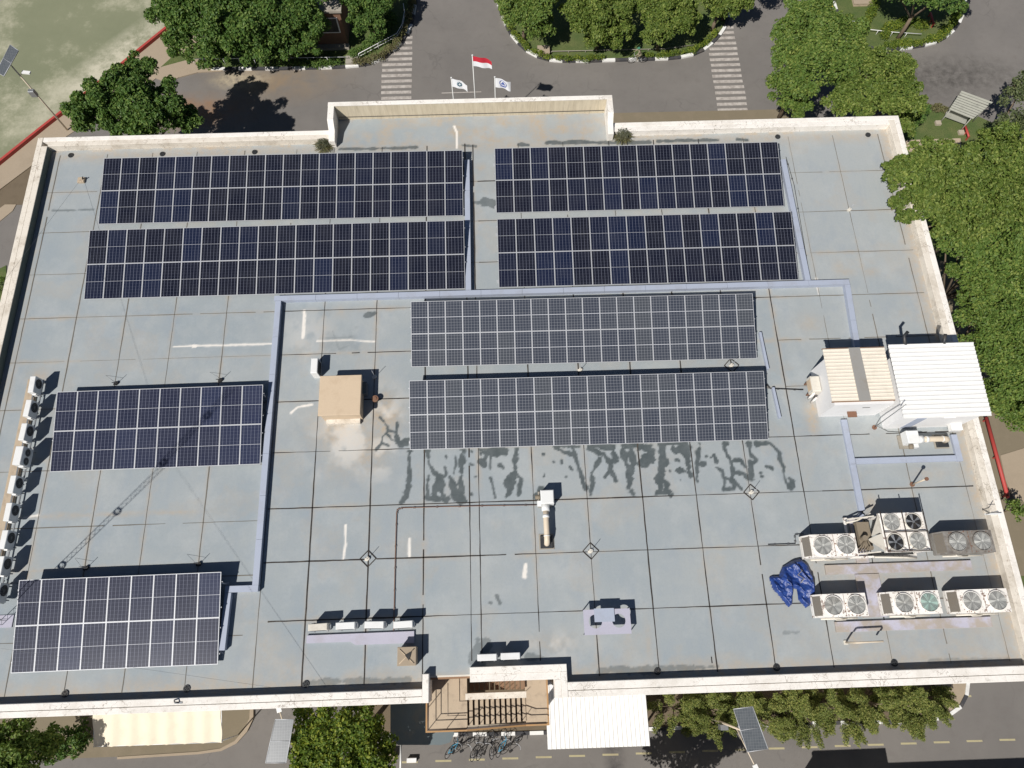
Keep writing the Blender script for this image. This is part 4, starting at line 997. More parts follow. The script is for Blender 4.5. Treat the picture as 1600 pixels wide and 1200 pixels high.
p = at(1470, 690, RZ); blower('white blower with a beige pipe lying east to west below the white corrugated room', p.x, p.y, math.pi / 2, L=1.7)

# ------------------------------------------------------------------ small structures on the roof
tb = thing('roof_shaft', 'tan painted box-shaped shaft on the roof left of the old arrays', 'shaft', (-8.9, 12.9, RZ))
obj('wall', MB().box(-9.95, -7.83, 11.72, 13.85, RZ - .05, RZ + 1.1), 'tan_paint', tb); obj('cover', MB().box(-10.03, -7.75, 11.64, 13.93, RZ + 1.102, RZ + 1.24, bev=.02), 'tan_paint', tb)
obj('base_step', MB().box(-9.8, -7.95, 11.45, 11.715, RZ - .05, RZ + .25), 'parapet_worn', tb)
wb = thing('vent_box', 'small white box with dark open front behind the tan shaft', 'vent box', (-10, 14.4, RZ)); a, b = at(486, 559, RZ + .9), at(495, 582, RZ + .9)
obj('casing', MB().box(a.x, b.x, b.y, a.y, RZ, RZ + .85, bev=.03), 'white_metal', wb); obj('louvre', MB().box(b.x + .002, b.x + .02, b.y + .08, a.y - .08, RZ + .15, RZ + .75), 'black', wb)
gb = thing('grey_box', 'small grey metal box in the shade right of the tan shaft', 'box', (-7.3, 13.2, RZ)); a = at(568, 606, RZ + .5)
obj('casing', MB().box(a.x - .16, a.x + .16, a.y - .33, a.y + .33, RZ, RZ + .5, bev=.03), 'grey_metal', gb); obj('lid', MB().box(a.x - .18, a.x + .18, a.y - .35, a.y + .35, RZ + .502, RZ + .53), 'grey_slab', gb)
cv = thing('roof_ventilator', 'small rusty round ventilator pipe right of the tan shaft', 'vent pipe', (-7, 12.5, RZ)); a = at(586, 623, RZ + .35)
obj('pipe', MB().disc(a.x, a.y, RZ + .3, .12, 16, h=.3), 'coil_brown', cv); obj('hood', MB().ring(a.x, a.y, RZ + .38, .06, .19, .07, 18).disc(a.x, a.y, RZ + .42, .10, 14, h=.03), 'rust_pipe', cv)
# brick shaft by the south
bs = thing('brick_chimney', 'short square tan shaft with stained top beside the right end of the lavender slab', 'chimney', (-5.2, -.6, RZ)); a, b = at(621, 1011, RZ + .9), at(650, 1040, RZ + .9)
obj('wall', MB().box(a.x + .03, b.x - .03, b.y + .03, a.y - .03, RZ - .05, RZ + .8), 'tan_floor', bs)
m = MB().box(a.x, b.x, b.y, a.y, RZ + .802, RZ + .9, bev=.02); obj('cap', m, 'tan_path', bs)
cxm_, cym_ = (a.x + b.x) / 2, (a.y + b.y) / 2
obj('opening', MB().prism([(cxm_ - .08, cym_ + .05), (cxm_ + .24, cym_ + .22), (cxm_ + .12, cym_ - .2)], RZ + .9, RZ + .96), 'black', bs)
obj('ridge', MB().tube([(a.x + .1, b.y + .1, RZ + .91), (b.x - .1, a.y - .1, RZ + .91)], .03, 6).tube([(a.x + .1, a.y - .1, RZ + .91), (b.x - .1, b.y + .1, RZ + .91)], .03, 6), 'tan_floor', bs)
# corrugated sheet helper: ridges run along X (axis 0) or Y
def corrugated(mb, x0, x1, y0, y1, z0, z1, along='x', pitch=.17, amp=.028, mi=0, th=.02):
    """z0 at the low coordinate across the ridges, z1 at the high one"""
    if along == 'x': a0, a1 = y0, y1
    else: a0, a1 = x0, x1
    n = int((a1 - a0) / pitch); prof = []
    for i in range(n + 1):
        t0 = a0 + (a1 - a0) * i / n; w_ = (a1 - a0) / n
        if i < n:
            for f_, h in ((0, 0), (.55, 0), (.68, 1), (.87, 1), (.999, 0)): prof.append((t0 + w_ * f_, z0 + (z1 - z0) * (t0 + w_ * f_ - a0) / (a1 - a0) + amp * h))
        else: prof.append((a1, z1))
    vs = []
    for t, z in prof:
        if along == 'x': vs += [(x0, t, z), (x1, t, z), (x0, t, z - th), (x1, t, z - th)]
        else: vs += [(t, y0, z), (t, y1, z), (t, y0, z - th), (t, y1, z - th)]
    fs = []
    for i in range(len(prof) - 1):
        b = i * 4; fs += [(b, b + 1, b + 5, b + 4), (b + 2, b + 6, b + 7, b + 3), (b, b + 4, b + 6, b + 2), (b + 1, b + 3, b + 7, b + 5)]
    mb.add(vs, fs, mi)
hut = thing('roof_hut', 'white stair hut with cream corrugated roof and a grey strip down its middle', 'hut', (19, 12.5, RZ))
obj('wall', MB().box(17.55, 20.72, 11.05, 13.75, RZ - .05, RZ + 2.1), 'white_paint', hut)
mb = MB(); hx0, hx1, hy0, hy1 = 17.42, 20.78, 11.26, 14.22
corrugated(mb, 17.42, 18.86, hy0, hy1, RZ + 2.16, RZ + 2.22, pitch=.19); corrugated(mb, 19.42, 20.80, hy0, hy1, RZ + 2.16, RZ + 2.22, pitch=.19)
rf = obj('roof', mb, 'hut_roof', hut)
obj('ridge_strip', MB().box(18.83, 19.45, hy0 - .05, hy1 + .03, RZ + 2.22, RZ + 2.27, bev=.01), 'strip_grey', rf)
obj('fascia', MB().box(17.42, 20.8, hy0 - .06, hy0 - .01, RZ + 2.07, RZ + 2.155).box(17.42, 20.8, hy1 + .01, hy1 + .05, RZ + 2.1, RZ + 2.2), 'stair_brown', hut)
obj('awning', MB().box(18.75, 19.25, 10.72, 11.04, RZ + .85, RZ + .9), 'rust_pipe', hut)
obj('vent_slot', MB().box(19.3, 19.7, 11.035, 11.046, RZ + 1.5, RZ + 1.56), 'dark_metal', hut)
a = at(1262, 600, RZ + .9)
jb = thing('wall_heater', 'yellowed white box unit with rusty pipes on the left wall of the white hut', 'box', (a.x, a.y, RZ))
obj('casing', MB().box(17.0, 17.5, 12.2, 13.1, RZ + .5, RZ + 1.1, bev=.04), 'aged_white', jb)
obj('door', MB().box(16.98, 16.996, 12.35, 12.95, RZ + .55, RZ + 1.0), 'tan_paint', jb)
obj('pipe', MB().tube([(17.1, 12.1, RZ + .1), (17.1, 12.1, RZ + .7), (17.3, 12.3, RZ + .8)], .07, 8).tube([(17.25, 11.9, RZ + .05), (17.25, 11.9, RZ + .8)], .06, 8), 'peel', jb)
obj('bracket', MB().box(17.05, 17.5, 12.3, 12.36, RZ, RZ + .498).box(17.05, 17.5, 12.94, 13.0, RZ, RZ + .498), 'rust_pipe', jb)
rm = thing('plant_room', 'white plant room with large white corrugated sheet roof by the east parapet', 'room', (23.2, 12.2, RZ))
obj('wall', MB().box(21.0, 25.2, 10.25, 13.6, RZ - .05, RZ + 2.2), 'white_paint', rm)
mb = MB(); corrugated(mb, 20.86, 25.5, 10.12, 14.26, RZ + 2.42, RZ + 2.52, pitch=.235, amp=.04); obj('roof', mb, 'sheet_white', rm)
obj('door', MB().box(21.9, 22.4, 10.23, 10.247, RZ + .05, RZ + 1.9), 'lavender', rm)
obj('vent_slot', MB().box(23.3, 23.9, 10.2, 10.248, RZ + 1.9, RZ + 1.96), 'sheet_white', rm)
obj('duct_cover', MB().box(24.35, 24.95, 9.85, 10.247, RZ + .4, RZ + .75, bev=.02), 'sheet_white', rm)
obj('eave_beam', MB().box(20.95, 21.05, 10.3, 14.1, RZ + 2.25, RZ + 2.39).box(25.1, 25.2, 10.3, 14.1, RZ + 2.25, RZ + 2.39), 'grey_metal', rm)
obj('roof_bracket', MB().tube([(21.8, 14.2, RZ + 2.5), (21.8, 14.7, RZ + 2.6), (22.0, 14.9, RZ + 2.7)], .09, 8).tube([(23.9, 14.2, RZ + 2.5), (24.0, 14.7, RZ + 2.7)], .09, 8), 'dark_metal', rm)

# lightning rods, antenna poles
def rod(label, px, py, h=.95, diamond=False, black=False):
    p = at(px, py, RZ); root = thing('lightning_rod', label, 'lightning rod', (p.x, p.y, RZ), group='small lightning rods on the roof')
    if diamond:
        mb = MB(); s = .42
        for i in range(4):
            a0 = i * math.pi / 2; a1 = a0 + math.pi / 2
            c = Vector((p.x + s / 2 * (math.cos(a0) + math.cos(a1)), p.y + s / 2 * (math.sin(a0) + math.sin(a1)), RZ + .02))
            d = Vector((math.cos(a1) - math.cos(a0), math.sin(a1) - math.sin(a0), 0)) * s / 2
            mb.obox(c, d, Vector((-d.y, d.x, 0)).normalized() * .025, (0, 0, .012))
        obj('seal_frame', mb, 'joint_dark', root)
    obj('base', MB().disc(p.x, p.y, RZ + .12, .10, 10, h=.12).box(p.x - .16, p.x + .02, p.y - .12, p.y + .02, RZ, RZ + .08), 'black' if black else 'aged_white', root)
    obj('rod', MB().tube([(p.x, p.y, RZ + .1), (p.x, p.y, RZ + h)], .014, 6), 'alu', root)
    if black: obj('wire', MB().tube([(p.x, p.y, RZ + .5), (p.x - .7, p.y + .5, RZ + .02)], .006, 4).tube([(p.x, p.y, RZ + .1), (p.x - .3, p.y + .05, RZ + .02)], .02, 5), 'dark_metal', root)
rod('lightning rod in a diamond-shaped seal below the tan shaft', 575, 873, diamond=True)
rod('lightning rod in a diamond-shaped seal right of the blower in the middle of the roof', 923, 861, diamond=True)
rod('lightning rod in a diamond-shaped seal at the right end of the wet stains', 1174, 769, diamond=True)
rod('black based rod above the lower left solar array, left one of two', 136, 887, .8, black=True)
rod('black based rod above the lower left solar array, right one of two', 312, 881, .8, black=True)
rod('black based rod above the middle left solar array, left one of two', 183, 599, .8, black=True)
rod('black based rod above the middle left solar array, right one of two', 346, 594, .8, black=True)
rod('lightning rod at the upper right corner of the tan shaft', 586, 589, 1.0)
rod('lightning rod between the two old arrays near their middle', 907, 578, .9)
rod('lightning rod between the two old arrays near their right end', 1143, 571, 1.0, diamond=True)
rod('lone lightning rod on the pale bare roof below the overhanging tree', 1327, 328, .6)
def pole(name, label, cat, pts, r, mat, base=True, extra=None):
    root = thing(name, label, cat, pts[0]); obj('shaft', MB().tube(pts, r, 8), mat, root)
    if base: obj('base', MB().disc(pts[0][0], pts[0][1], RZ + .05, .13, 12, h=.05), 'rust_pipe', root)
    if extra: obj(extra[0], extra[1], extra[2], root)
    return root
a = at(1366, 668, RZ); b = at(1448, 590, RZ + 2.9); pole('antenna_pole', 'thin grey antenna pole beside the plant room, leaning over its corrugated roof', 'antenna', [tuple(a), (a.x + .0, a.y + .1, RZ + 1.5), (a.x + .15, a.y + .3, RZ + 3.2)], .025, 'grey_metal', extra=('cable', MB().tube([(a.x, a.y, RZ + .3), (a.x + .7, a.y - .25, RZ + .02), (a.x + 1.3, a.y - .3, RZ + .02)], .012, 5), 'black'))
a = at(1425, 757, RZ); t_ = at(1457, 744, RZ + 1.5); pole('vent_pipe', 'slim beige vent pipe with a rusty round cap standing below the lavender cable loop', 'vent pipe', [tuple(a), (a.x, a.y, RZ + 1.4)], .045, 'beige_pipe', extra=('cap', MB().disc(a.x, a.y, RZ + 1.47, .10, 12, h=.07), 'rust_pipe'))
a = at(1321, 1004, RZ); root = thing('pipe_stub', 'beige pipe standing on the roof below the lower condenser row, bent at the top', 'pipe', tuple(a))
obj('pipe', MB().tube([(a.x, a.y, RZ), (a.x, a.y, RZ + 1.15), (a.x + .06, a.y, RZ + 1.2), (a.x + 1.3, a.y + .02, RZ + 1.2), (a.x + 1.36, a.y + .02, RZ + 1.1), (a.x + 1.36, a.y, RZ + .5)], .045, 8), 'beige_pipe', root)
obj('base', MB().box(a.x - .1, a.x + .1, a.y - .1, a.y + .1, RZ, RZ + .06), 'aged_white', root)
a = at(1560, 803, PT); b = at(1530, 806, RZ); root = thing('wall_bracket', 'small white bar bracket with thin wires fixed to the east parapet', 'bracket', tuple(a))
obj('arm', MB().box(a.x - .75, a.x + .15, a.y - .04, a.y + .04, PT + .005, PT + .07), 'white_metal', root); obj('antenna', MB().tube([(a.x - .7, a.y, PT + .05), (a.x - .75, a.y, PT + 1.1)], .02, 6).tube([(a.x - .9, a.y, PT + .8), (a.x - .5, a.y, PT + .8)], .015, 6), 'grey_metal', root)
# guyed lattice mast (only its foot is in the frame, its shadow crosses the roof)
mx, my, mh = -25.55, 1.65, 19.0
ms = thing('lattice_mast', 'slim steel lattice mast in the lower left corner whose long shadow crosses the roof', 'mast', (mx, my, RZ))
mb = MB(); s = .16; legs = [(mx + s * math.cos(a), my + s * math.sin(a)) for a in (0.3, 2.4, 4.5)]
for l in legs: mb.tube([(l[0], l[1], RZ), (l[0], l[1], RZ + mh)], .017, 5)
obj('mast_leg', mb, 'alu', ms); mb = MB(); z = RZ + .1; k = 0
while z < RZ + mh - .4:
    for i in range(3):
        a, b = legs[i], legs[(i + 1) % 3]
        mb.tube([(a[0], a[1], z), (b[0], b[1], z + .35)], .009, 4)
    z += .35
obj('lacing', mb, 'alu', ms)
obj('base_plate', MB().box(mx - .35, mx + .45, my - .3, my + .3, RZ, RZ + .05), 'lavender_slab', ms)
mb = MB()
for zc in (4.2, 8.4, 12.6, 16.8): mb.ring(mx, my, RZ + zc, s - .01, s + .04, .10, 9)
obj('guy_ring', mb, 'grey_metal', ms)
gw = MB(); an = at(127, 281, RZ + .1)
for zc, rr in ((12.6, .005),): 
    gw.tube([(mx, my, RZ + zc), (an.x, an.y, RZ + .15)], rr, 4)
an2 = (-9.5, -2.2); 
gw.tube([(mx, my, RZ + 12.6), (an2[0], an2[1] , PT + .05)], .005, 4)
obj('guy_wire', gw, 'grey_metal', ms)
gaz = thing('guy_anchor', 'small tan concrete anchor block with wires near the north-west corner of the roof', 'anchor', (an.x, an.y, RZ))
obj('block', MB().box(an.x - .22, an.x + .2, an.y - .2, an.y + .18, RZ, RZ + .16, bev=.03), 'tan_floor', gaz); obj('eye', MB().tube([(an.x + .1, an.y, RZ + .15), (an.x + .2, an.y + .05, RZ + .32)], .04, 6), 'black', gaz)
a = at(275, 1098, PT); wb2 = thing('wire_bracket', 'tiny dark wire bracket on the south parapet', 'bracket', tuple(a)); obj('hook', MB().tube([(a.x - .1, a.y + .12, PT), (a.x, a.y + .05, PT + .2), (a.x + .15, a.y, PT + .05)], .03, 6), 'dark_metal', wb2); obj('plate', MB().box(a.x - .06, a.x + .3, a.y - .05, a.y + .03, PT + .002, PT + .03), 'grey_metal', wb2)

# blue tarpaulin
out = P2([(1201, 902), (1207, 899), (1217, 899), (1222, 885), (1237, 876), (1251, 872), (1264, 882), (1270, 897), (1274, 925), (1273, 942), (1259, 951), (1247, 937), (1245, 921), (1239, 920), (1239, 944), (1232, 950), (1222, 937), (1207, 921)], RZ + .15)
def inpoly(x, y, poly):
    c = False; n = len(poly); j = n - 1
    for i in range(n):
        xi, yi = poly[i]; xj, yj = poly[j]
        if (yi > y) != (yj > y) and x < (xj - xi) * (y - yi) / (yj - yi) + xi: c = not c
        j = i
    return c
def edist(x, y, poly):
    best = 9
    for i in range(len(poly)):
        ax, ay = poly[i]; bx, by = poly[(i + 1) % len(poly)]; dx, dy = bx - ax, by - ay
        t = max(0, min(1, ((x - ax) * dx + (y - ay) * dy) / (dx * dx + dy * dy))); best = min(best, math.hypot(x - ax - t * dx, y - ay - t * dy))
    return best
tx = np.arange(min(p[0] for p in out) - .1, max(p[0] for p in out) + .1, .028); ty = np.arange(min(p[1] for p in out) - .1, max(p[1] for p in out) + .1, .028)
TX, TY = np.meshgrid(tx, ty, indexing='ij')
H1 = np.abs(fbm(TX + .5 * TY, TY * .7, 1.25, 77, 4) - .5) * 2; H2 = fbm(TX, TY, 3.5, 78, 3)
vid = {}; tv = []; tf = []
ext = [(p[0], p[1]) for p in out]
for i in range(len(tx)):
    for j in range(len(ty)):
        x, y = tx[i] + (H2[i, j] - .5) * .05, ty[j] + (H1[i, j] - .5) * .05
        if inpoly(x, y, ext):
            e = min(1, edist(x, y, ext) / .16); vid[i, j] = len(tv); tv.append((x, y, RZ + .02 + e ** .6 * (.10 + .38 * (1 - H1[i, j]) ** 2 + .12 * H2[i, j])))
for (i, j) in list(vid):
    if all(k in vid for k in ((i + 1, j), (i + 1, j + 1), (i, j + 1))): tf.append([vid[i, j], vid[i + 1, j], vid[i + 1, j + 1], vid[i, j + 1]])
mb = MB(); mb.add(tv, tf, 0, True); tp = obj('tarpaulin', mb, 'tarp'); tag(tp, 'crumpled glossy blue tarpaulin lying on the roof left of the condensers', 'tarpaulin')
a = at(1249, 895, RZ + .5); rp_ = MB().tube([(a.x - .1, a.y + .3, RZ + .5), (a.x + .15, a.y + .1, RZ + .55), (a.x - .1, a.y - .1, RZ + .52), (a.x + .2, a.y - .3, RZ + .5), (a.x, a.y - .5, RZ + .45)], .02, 5)
obj('rope', rp_, 'concrete', tp)

# ------------------------------------------------------------------ outside stair in the south recess
stc = thing('outside_stair', 'tan outside stair with dark railings in the recess of the south wall', 'stairs', (-1.2, -3, 0))
zl = 10.3
def PX(px, z=zl): return at(px, 1110, z).x
def PY(py, z=zl): return at(740, py, z).y
x0, x1, xa, xb = PX(669), PX(857), PX(730), PX(822)
y0, y1 = PY(1138), -1.71
obj('landing', MB().box(x0, xa, y0, y1, zl - .2, zl), 'tan_floor', stc)
obj('landing', MB().box(xb, x1, y0, y1, zl - 1.45, zl - 1.25), 'tan_floor', stc)
nst = 11; ymid0, ymid1 = -2.85, -2.55
tw = (xb - xa) / nst
DR = 1.25
for i in range(nst):
    z = zl - (i + 1) * DR / (nst + .5)
    obj('tread', MB().box(xa + i * tw + .10, xa + (i + 1) * tw + .0, y0 + .12, ymid0, z - .05, z), 'tan_floor', stc)
    obj('tread', MB().box(xa + i * tw + .06, xa + (i + 1) * tw + .0, ymid1, y1, z - DR * 1.2 + .2 * i * .8, z - DR * 1.2 + .05 + .2 * i * .8), 'stair_brown', stc)  # north flight in darker brown, its shadow put into the tread colour
obj('shade_sheet', MB().add([(xa, y0 + .1, zl - .32), (xb, y0 + .1, zl - DR - .3), (xb, ymid0, zl - DR - .3), (xa, ymid0, zl - .32)], [(0, 1, 2, 3)]), 'stair_shade', stc)  # added dark sheet, painted as the shade seen between the treads
obj('middle_beam', MB().box(xa - .05, xb + .03, ymid0 + .003, ymid1 - .003, zl + .1, zl + .55), 'parapet_worn', stc)
sg = MB().box(x0 - .12, xa, y0 - .12, y0 - .003, zl - .35, zl + .03).box(x0 - .12, x0 - .003, y0, -2.2, zl - .35, zl + .03).box(xb, x1 + .08, y0 - .12, y0 - .003, zl - 1.6, zl - 1.2).box(x1 + .003, x1 + .08, y0, y1, zl - 1.6, zl - 1.2)
sg.add([(x_, y_, z_ + d_) for x_, z_ in ((xa, zl - .3), (xb, zl - 1.55)) for y_ in (y0 - .12, y0 - .003) for d_ in (0, .33)], [(0, 1, 3, 2), (4, 6, 7, 5), (0, 4, 5, 1), (2, 3, 7, 6), (1, 5, 7, 3), (0, 2, 6, 4)])
obj('stringer', sg, 'stringer', stc)
obj('wall_panel', MB().box(x0 - .1, x1, y0 - .10, y0 - .02, zl - 4.3, zl - 1.62), 'stucco', stc)
rl = MB()
for z in (.55, 1.0): rl.tube([(x0 + .08, -2.9 + .6, zl + z), (x0 + .08, y0 + .08, zl + z), (xa, y0 + .08, zl + z)], .025, 6)
for x in (x0 + .08, (x0 + xa) / 2, xa): rl.tube([(x, y0 + .08, zl), (x, y0 + .08, zl + 1.0)], .02, 6)
for y in (-2.4, -3.1): rl.tube([(x0 + .08, y, zl), (x0 + .08, y, zl + 1.0)], .02, 6)
rl.tube([(xa - .9, -2.0, zl + .9), (xa - .9, y0 + .7, zl + .9), (xa, y0 + .7, zl + .9)], .02, 6)
for z in (.5, .95): rl.tube([(xa, y0 + .08, zl + z), (xb, y0 + .08, zl - 1.25 + z), (x1 - .1, y0 + .08, zl - 1.25 + z)], .025, 6)
for i in range(0, nst, 2): rl.tube([(xa + i * tw, y0 + .08, zl - i * .113), (xa + i * tw, y0 + .08, zl - i * .113 + .95)], .015, 5)
for i in range(nst): rl.tube([(xa + i * tw, ymid0 - .06, zl - i * .113 - .1), (xa + (i + .6) * tw, ymid0 - .06, zl - i * .113 + .6)], .014, 5)
obj('railing', rl, 'steel_rail', stc)
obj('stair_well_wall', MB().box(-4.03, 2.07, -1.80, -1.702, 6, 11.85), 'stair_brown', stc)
obj('column', MB().box(x0, x0 + .3, y0, y0 + .3, 0, zl - .36).box(x1 - .3, x1, y0, y0 + .3, 0, zl - 2), 'stucco', stc)
# canopies
wc = thing('corrugated_canopy', 'large white corrugated sheet canopy right of the outside stair', 'canopy', (5, -4.6, 0))
a, b = at(856, 1171, 3.5), at(1016, 1169, 3.5)
mb = MB(); corrugated(mb, a.x, b.x, a.y, -2.35, 3.5, 3.6, along='y', pitch=.26, amp=.05); obj('roof_sheet', mb, 'sheet_white', wc)
obj('beam', MB().box(a.x, b.x, a.y + .1, a.y + .2, 3.3, 3.47).box(a.x, b.x, -2.9, -2.8, 3.3, 3.47), 'grey_metal', wc)
for x in (a.x + .1, b.x - .2): obj('post', MB().box(x, x + .1, a.y + .1, a.y + .2, 0, 3.298), 'grey_metal', wc)
cc = thing('fabric_canopy', 'cream fabric canopy stretched along the south wall at the lower left', 'canopy', (-21, -4.4, 0))
a, b = at(146, 1168, 3.0), at(346, 1161, 3.0); mb = MB(); NX, NY = 70, 12; vs = []; fs = []
for j in range(NY + 1):
    for i in range(NX + 1):
        t = i / NX; u = j / NY; x = a.x + (b.x - a.x) * t + (0.05 * math.sin(u * 9) if i in (0, NX) else 0); y = a.y + (-2.4 - a.y) * u + (.06 * abs(math.sin(t * 7 * math.pi)) if j == 0 else 0)
        z = 3.0 + .9 * u + .035 * math.cos(t * 14 * math.pi) - .05 * math.sin(u * math.pi); vs.append((x, y, z))
for j in range(NY):
    for i in range(NX): k = j * (NX + 1) + i; fs.append((k, k + 1, k + NX + 2, k + NX + 1))
mb.add(vs, fs, 0, True); obj('fabric', mb, 'cream_fabric', cc)
mb = MB()
for i in range(8): x = a.x + (b.x - a.x) * i / 7; mb.tube([(x, a.y + .02, 2.93), (x, -2.45, 3.83)], .03, 6)
mb.tube([(a.x, a.y + .05, 2.93), (b.x, b.y + .05, 2.93)], .035, 6); obj('frame_tube', mb, 'white_metal', cc)
for x in (a.x + .05, b.x - .05): obj('post', MB().tube([(x, a.y + .1, 0), (x, a.y + .1, 2.9)], .04, 8), 'white_metal', cc)
pc = thing('porch_roof', 'flat grey painted porch roof left of the outside stair, partly shaded by the tree', 'porch roof', (-5.5, -4, 0))
poly = P2([(610, 1095), (712, 1085), (709, 1148), (703, 1160), (690, 1164), (622, 1164), (610, 1155)], 3.2)
obj('slab', MB().prism(poly, 3.0, 3.2), 'grey_slab', pc); a = at(625, 1150, 3.2); b = at(695, 1150, 3.2)
for q_ in (a, b): obj('post', MB().box(q_.x - .08, q_.x + .08, q_.y, q_.y + .16, 0, 2.998), 'stucco', pc)

# off-frame neighbour to the south whose shadow falls on the road
nb = thing('low_building', 'low building just beyond the lower edge of the photo, casting its shadow on the road', 'building', (30, -16, 0))
obj('wall', MB().box(15.9, 20.3, -20, -10.75, 0, 5).box(20.303, 70, -20, -11.55, 0, 4.98).box(-40, 12.5, -20, -12.45, 0, 4.98), 'stucco', nb)
obj('roof', MB().box(15.8, 20.4, -20.2, -10.65, 5.002, 5.2).box(20.403, 70.2, -20.2, -11.45, 4.99, 5.15).box(-40, 12.6, -20.2, -12.35, 4.99, 5.15), 'concrete', nb)
# building at the top left edge, in the tree's shade
nb2 = thing('annex_building', 'small brown annex with white framed window in tree shade at the top left', 'building', (-15, 53, 0))
a, b = at(497, 74), at(545, 74)
obj('wall', MB().box(a.x - 3, b.x, a.y, a.y + 8, 0, 3.8), 'brick_brown', nb2); obj('roof', MB().box(a.x - 3.3, b.x + .2, a.y - .2, a.y + 8.2, 3.802, 4.0), 'concrete', nb2)
f = obj('window', MB().box(b.x - 2.1, b.x - .35, a.y - .05, a.y - .003, 1.6, 3.2), 'white_paint', nb2); obj('pane', MB().box(b.x - 2.0, b.x - .45, a.y - .06, a.y - .052, 1.7, 3.1), 'dark_metal', f)
obj('plinth', MB().box(a.x - 3, b.x + .1, a.y - .5, a.y - .003, 0, .35), 'concrete', nb2)

# red kerb wall along the court, red pipe/fence on the east
rk = MB(); pts = [at(x, y, .35) for x, y in ((-150, 370), (0, 250), (62, 200), (130, 147), (262, 40), (345, -28))]
for a, b in zip(pts[:-1], pts[1:]):
    d = (b - a); c = (a + b) / 2; n = Vector((-d.y, d.x, 0)).normalized(); rk.obox((c.x, c.y, .17), (d.x / 2, d.y / 2, 0), n * .11, (0, 0, .19))
tag(obj('court_kerb', rk, 'red_paint'), 'long low red painted kerb along the edge of the green court', 'kerb')
def redpole(label, a, b, r=.09):
    A, B = at(*a, .5), at(*b, .5); root = thing('red_pipe', label, 'pipe', (A.x, A.y, 0)); obj('rail', MB().tube([A, A.lerp(B, .5), B], r, 8), 'red_paint', root)
    m = MB(); [m.box(p.x - .04, p.x + .04, p.y - .04, p.y + .04, 0, .5) for p in (A.lerp(B, .03), A.lerp(B, .5), A.lerp(B, .97))]; obj('post', m, 'red_paint', root)
redpole('long red pipe beside the east wall below the hedge trees', (1541, 652), (1575, 778), .13)
redpole('short red pipe on the lawn below the slatted bench roof', (1508, 196), (1514, 214), .09)
redpole('short red pipe on the top right island', (1454, 20), (1459, 38), .09)

# ------------------------------------------------------------------ flags
def flag(label, px, py, zt, wid, hgt, cols, emblem, seed, rz=0, droop=.25):
    p = at(px, py, zt); root = thing('flagpole', label, 'flag', (p.x, p.y, 0), group='flags on poles in front of the building')
    obj('pole', MB().tube([(p.x, p.y, 0), (p.x, p.y, zt)], .045, 8, r1=.03), 'white_metal', root)
    obj('finial', MB().disc(p.x, p.y, zt + .06, .06, 8, h=.06), 'white_metal', root)
    NX, NY = 22, 12
    def pos(u, v): 
        x = wid * u; ripple = .10 * math.sin(u * 8 + seed + v * 1.5) * u
        return Vector((p.x + .04 + x * math.cos(rz) - math.sin(rz) * ripple, p.y + x * math.sin(rz) + math.cos(rz) * ripple - (1 - v) * hgt * .25 , zt - .05 - (1 - v) * hgt * .85 - droop * u ** 1.6 * (1.0 + .35 * v)))
    for (v0, v1, mname, nm) in cols:
        mb = MB(); vs = []; fs = []; ny = int(NY * (v1 - v0))
        for j in range(ny + 1):
            for i in range(NX + 1): vs.append(pos(i / NX, v0 + (v1 - v0) * j / ny))
        for j in range(ny):
            for i in range(NX): k = j * (NX + 1) + i; fs.append((k, k + 1, k + NX + 2, k + NX + 1))
        mb.add(vs, fs, 0, True); fo = obj(nm, mb, mname, root)
    if emblem:
        mb = MB()
        def patch(pts):
            vs = []; c = [sum(q_[0] for q_ in pts) / len(pts), sum(q_[1] for q_ in pts) / len(pts)]
            for q_ in [c] + pts: vs.append(pos(*q_) + Vector((0, -.03, .02)))
            mb.add(vs, [(0, i + 1, (i + 1) % len(pts) + 1) for i in range(len(pts))])
        asp = wid / hgt
        if emblem == 'gear':
            for k in range(8):
                a = 2 * math.pi * k / 8; patch([(.48 + .24 / asp * math.cos(a + d) * r_, .52 + .24 * math.sin(a + d) * r_) for r_, d in ((.75, -.3), (1.1, -.2), (1.1, .2), (.75, .3))])
            for k in range(16):
                a = 2 * math.pi * k / 16; b = a + 2 * math.pi / 16; patch([(.48 + .24 / asp * r_ * math.cos(t), .52 + .24 * r_ * math.sin(t)) for r_, t in ((.5, a), (.85, a), (.85, b), (.5, b))])
        else:
            for k in range(18):
                a = 2 * math.pi * k / 18; b = a + 2 * math.pi / 18; patch([(.5 + .33 / asp * r_ * math.cos(t), .55 + .33 * r_ * math.sin(t)) for r_, t in ((.82, a), (1, a), (1, b), (.82, b))])
            patch([(.5 - .2 / asp, .42), (.5 + .2 / asp, .42), (.5 + .1 / asp, .62), (.5, .74), (.5 - .1 / asp, .62)]); patch([(.5 - .27 / asp, .2), (.5 + .27 / asp, .2), (.5 + .27 / asp, .27), (.5 - .27 / asp, .27)])
        obj('emblem', mb, 'emblem_teal' if emblem == 'gear' else 'emblem_blue', fo)
flag('tallest flagpole with a red and white flag, between two white flags', 738, 87, 9.6, 1.35, .85, [(.5, 1, 'flag_red', 'red_band'), (0, .5, 'flag_white', 'white_band')], None, 1, rz=-.1)
flag('flagpole with a white flag bearing a dark teal gear emblem, left of the tallest', 705, 122, 7.3, 1.15, .75, [(0, 1, 'flag_white', 'cloth')], 'gear', 2, rz=-.15, droop=.35)
flag('flagpole with a white flag bearing a blue round emblem, right of the tall one', 773, 121, 7.3, 1.15, .85, [(0, 1, 'flag_white', 'cloth')], 'shield', 4, rz=-.1, droop=.3)

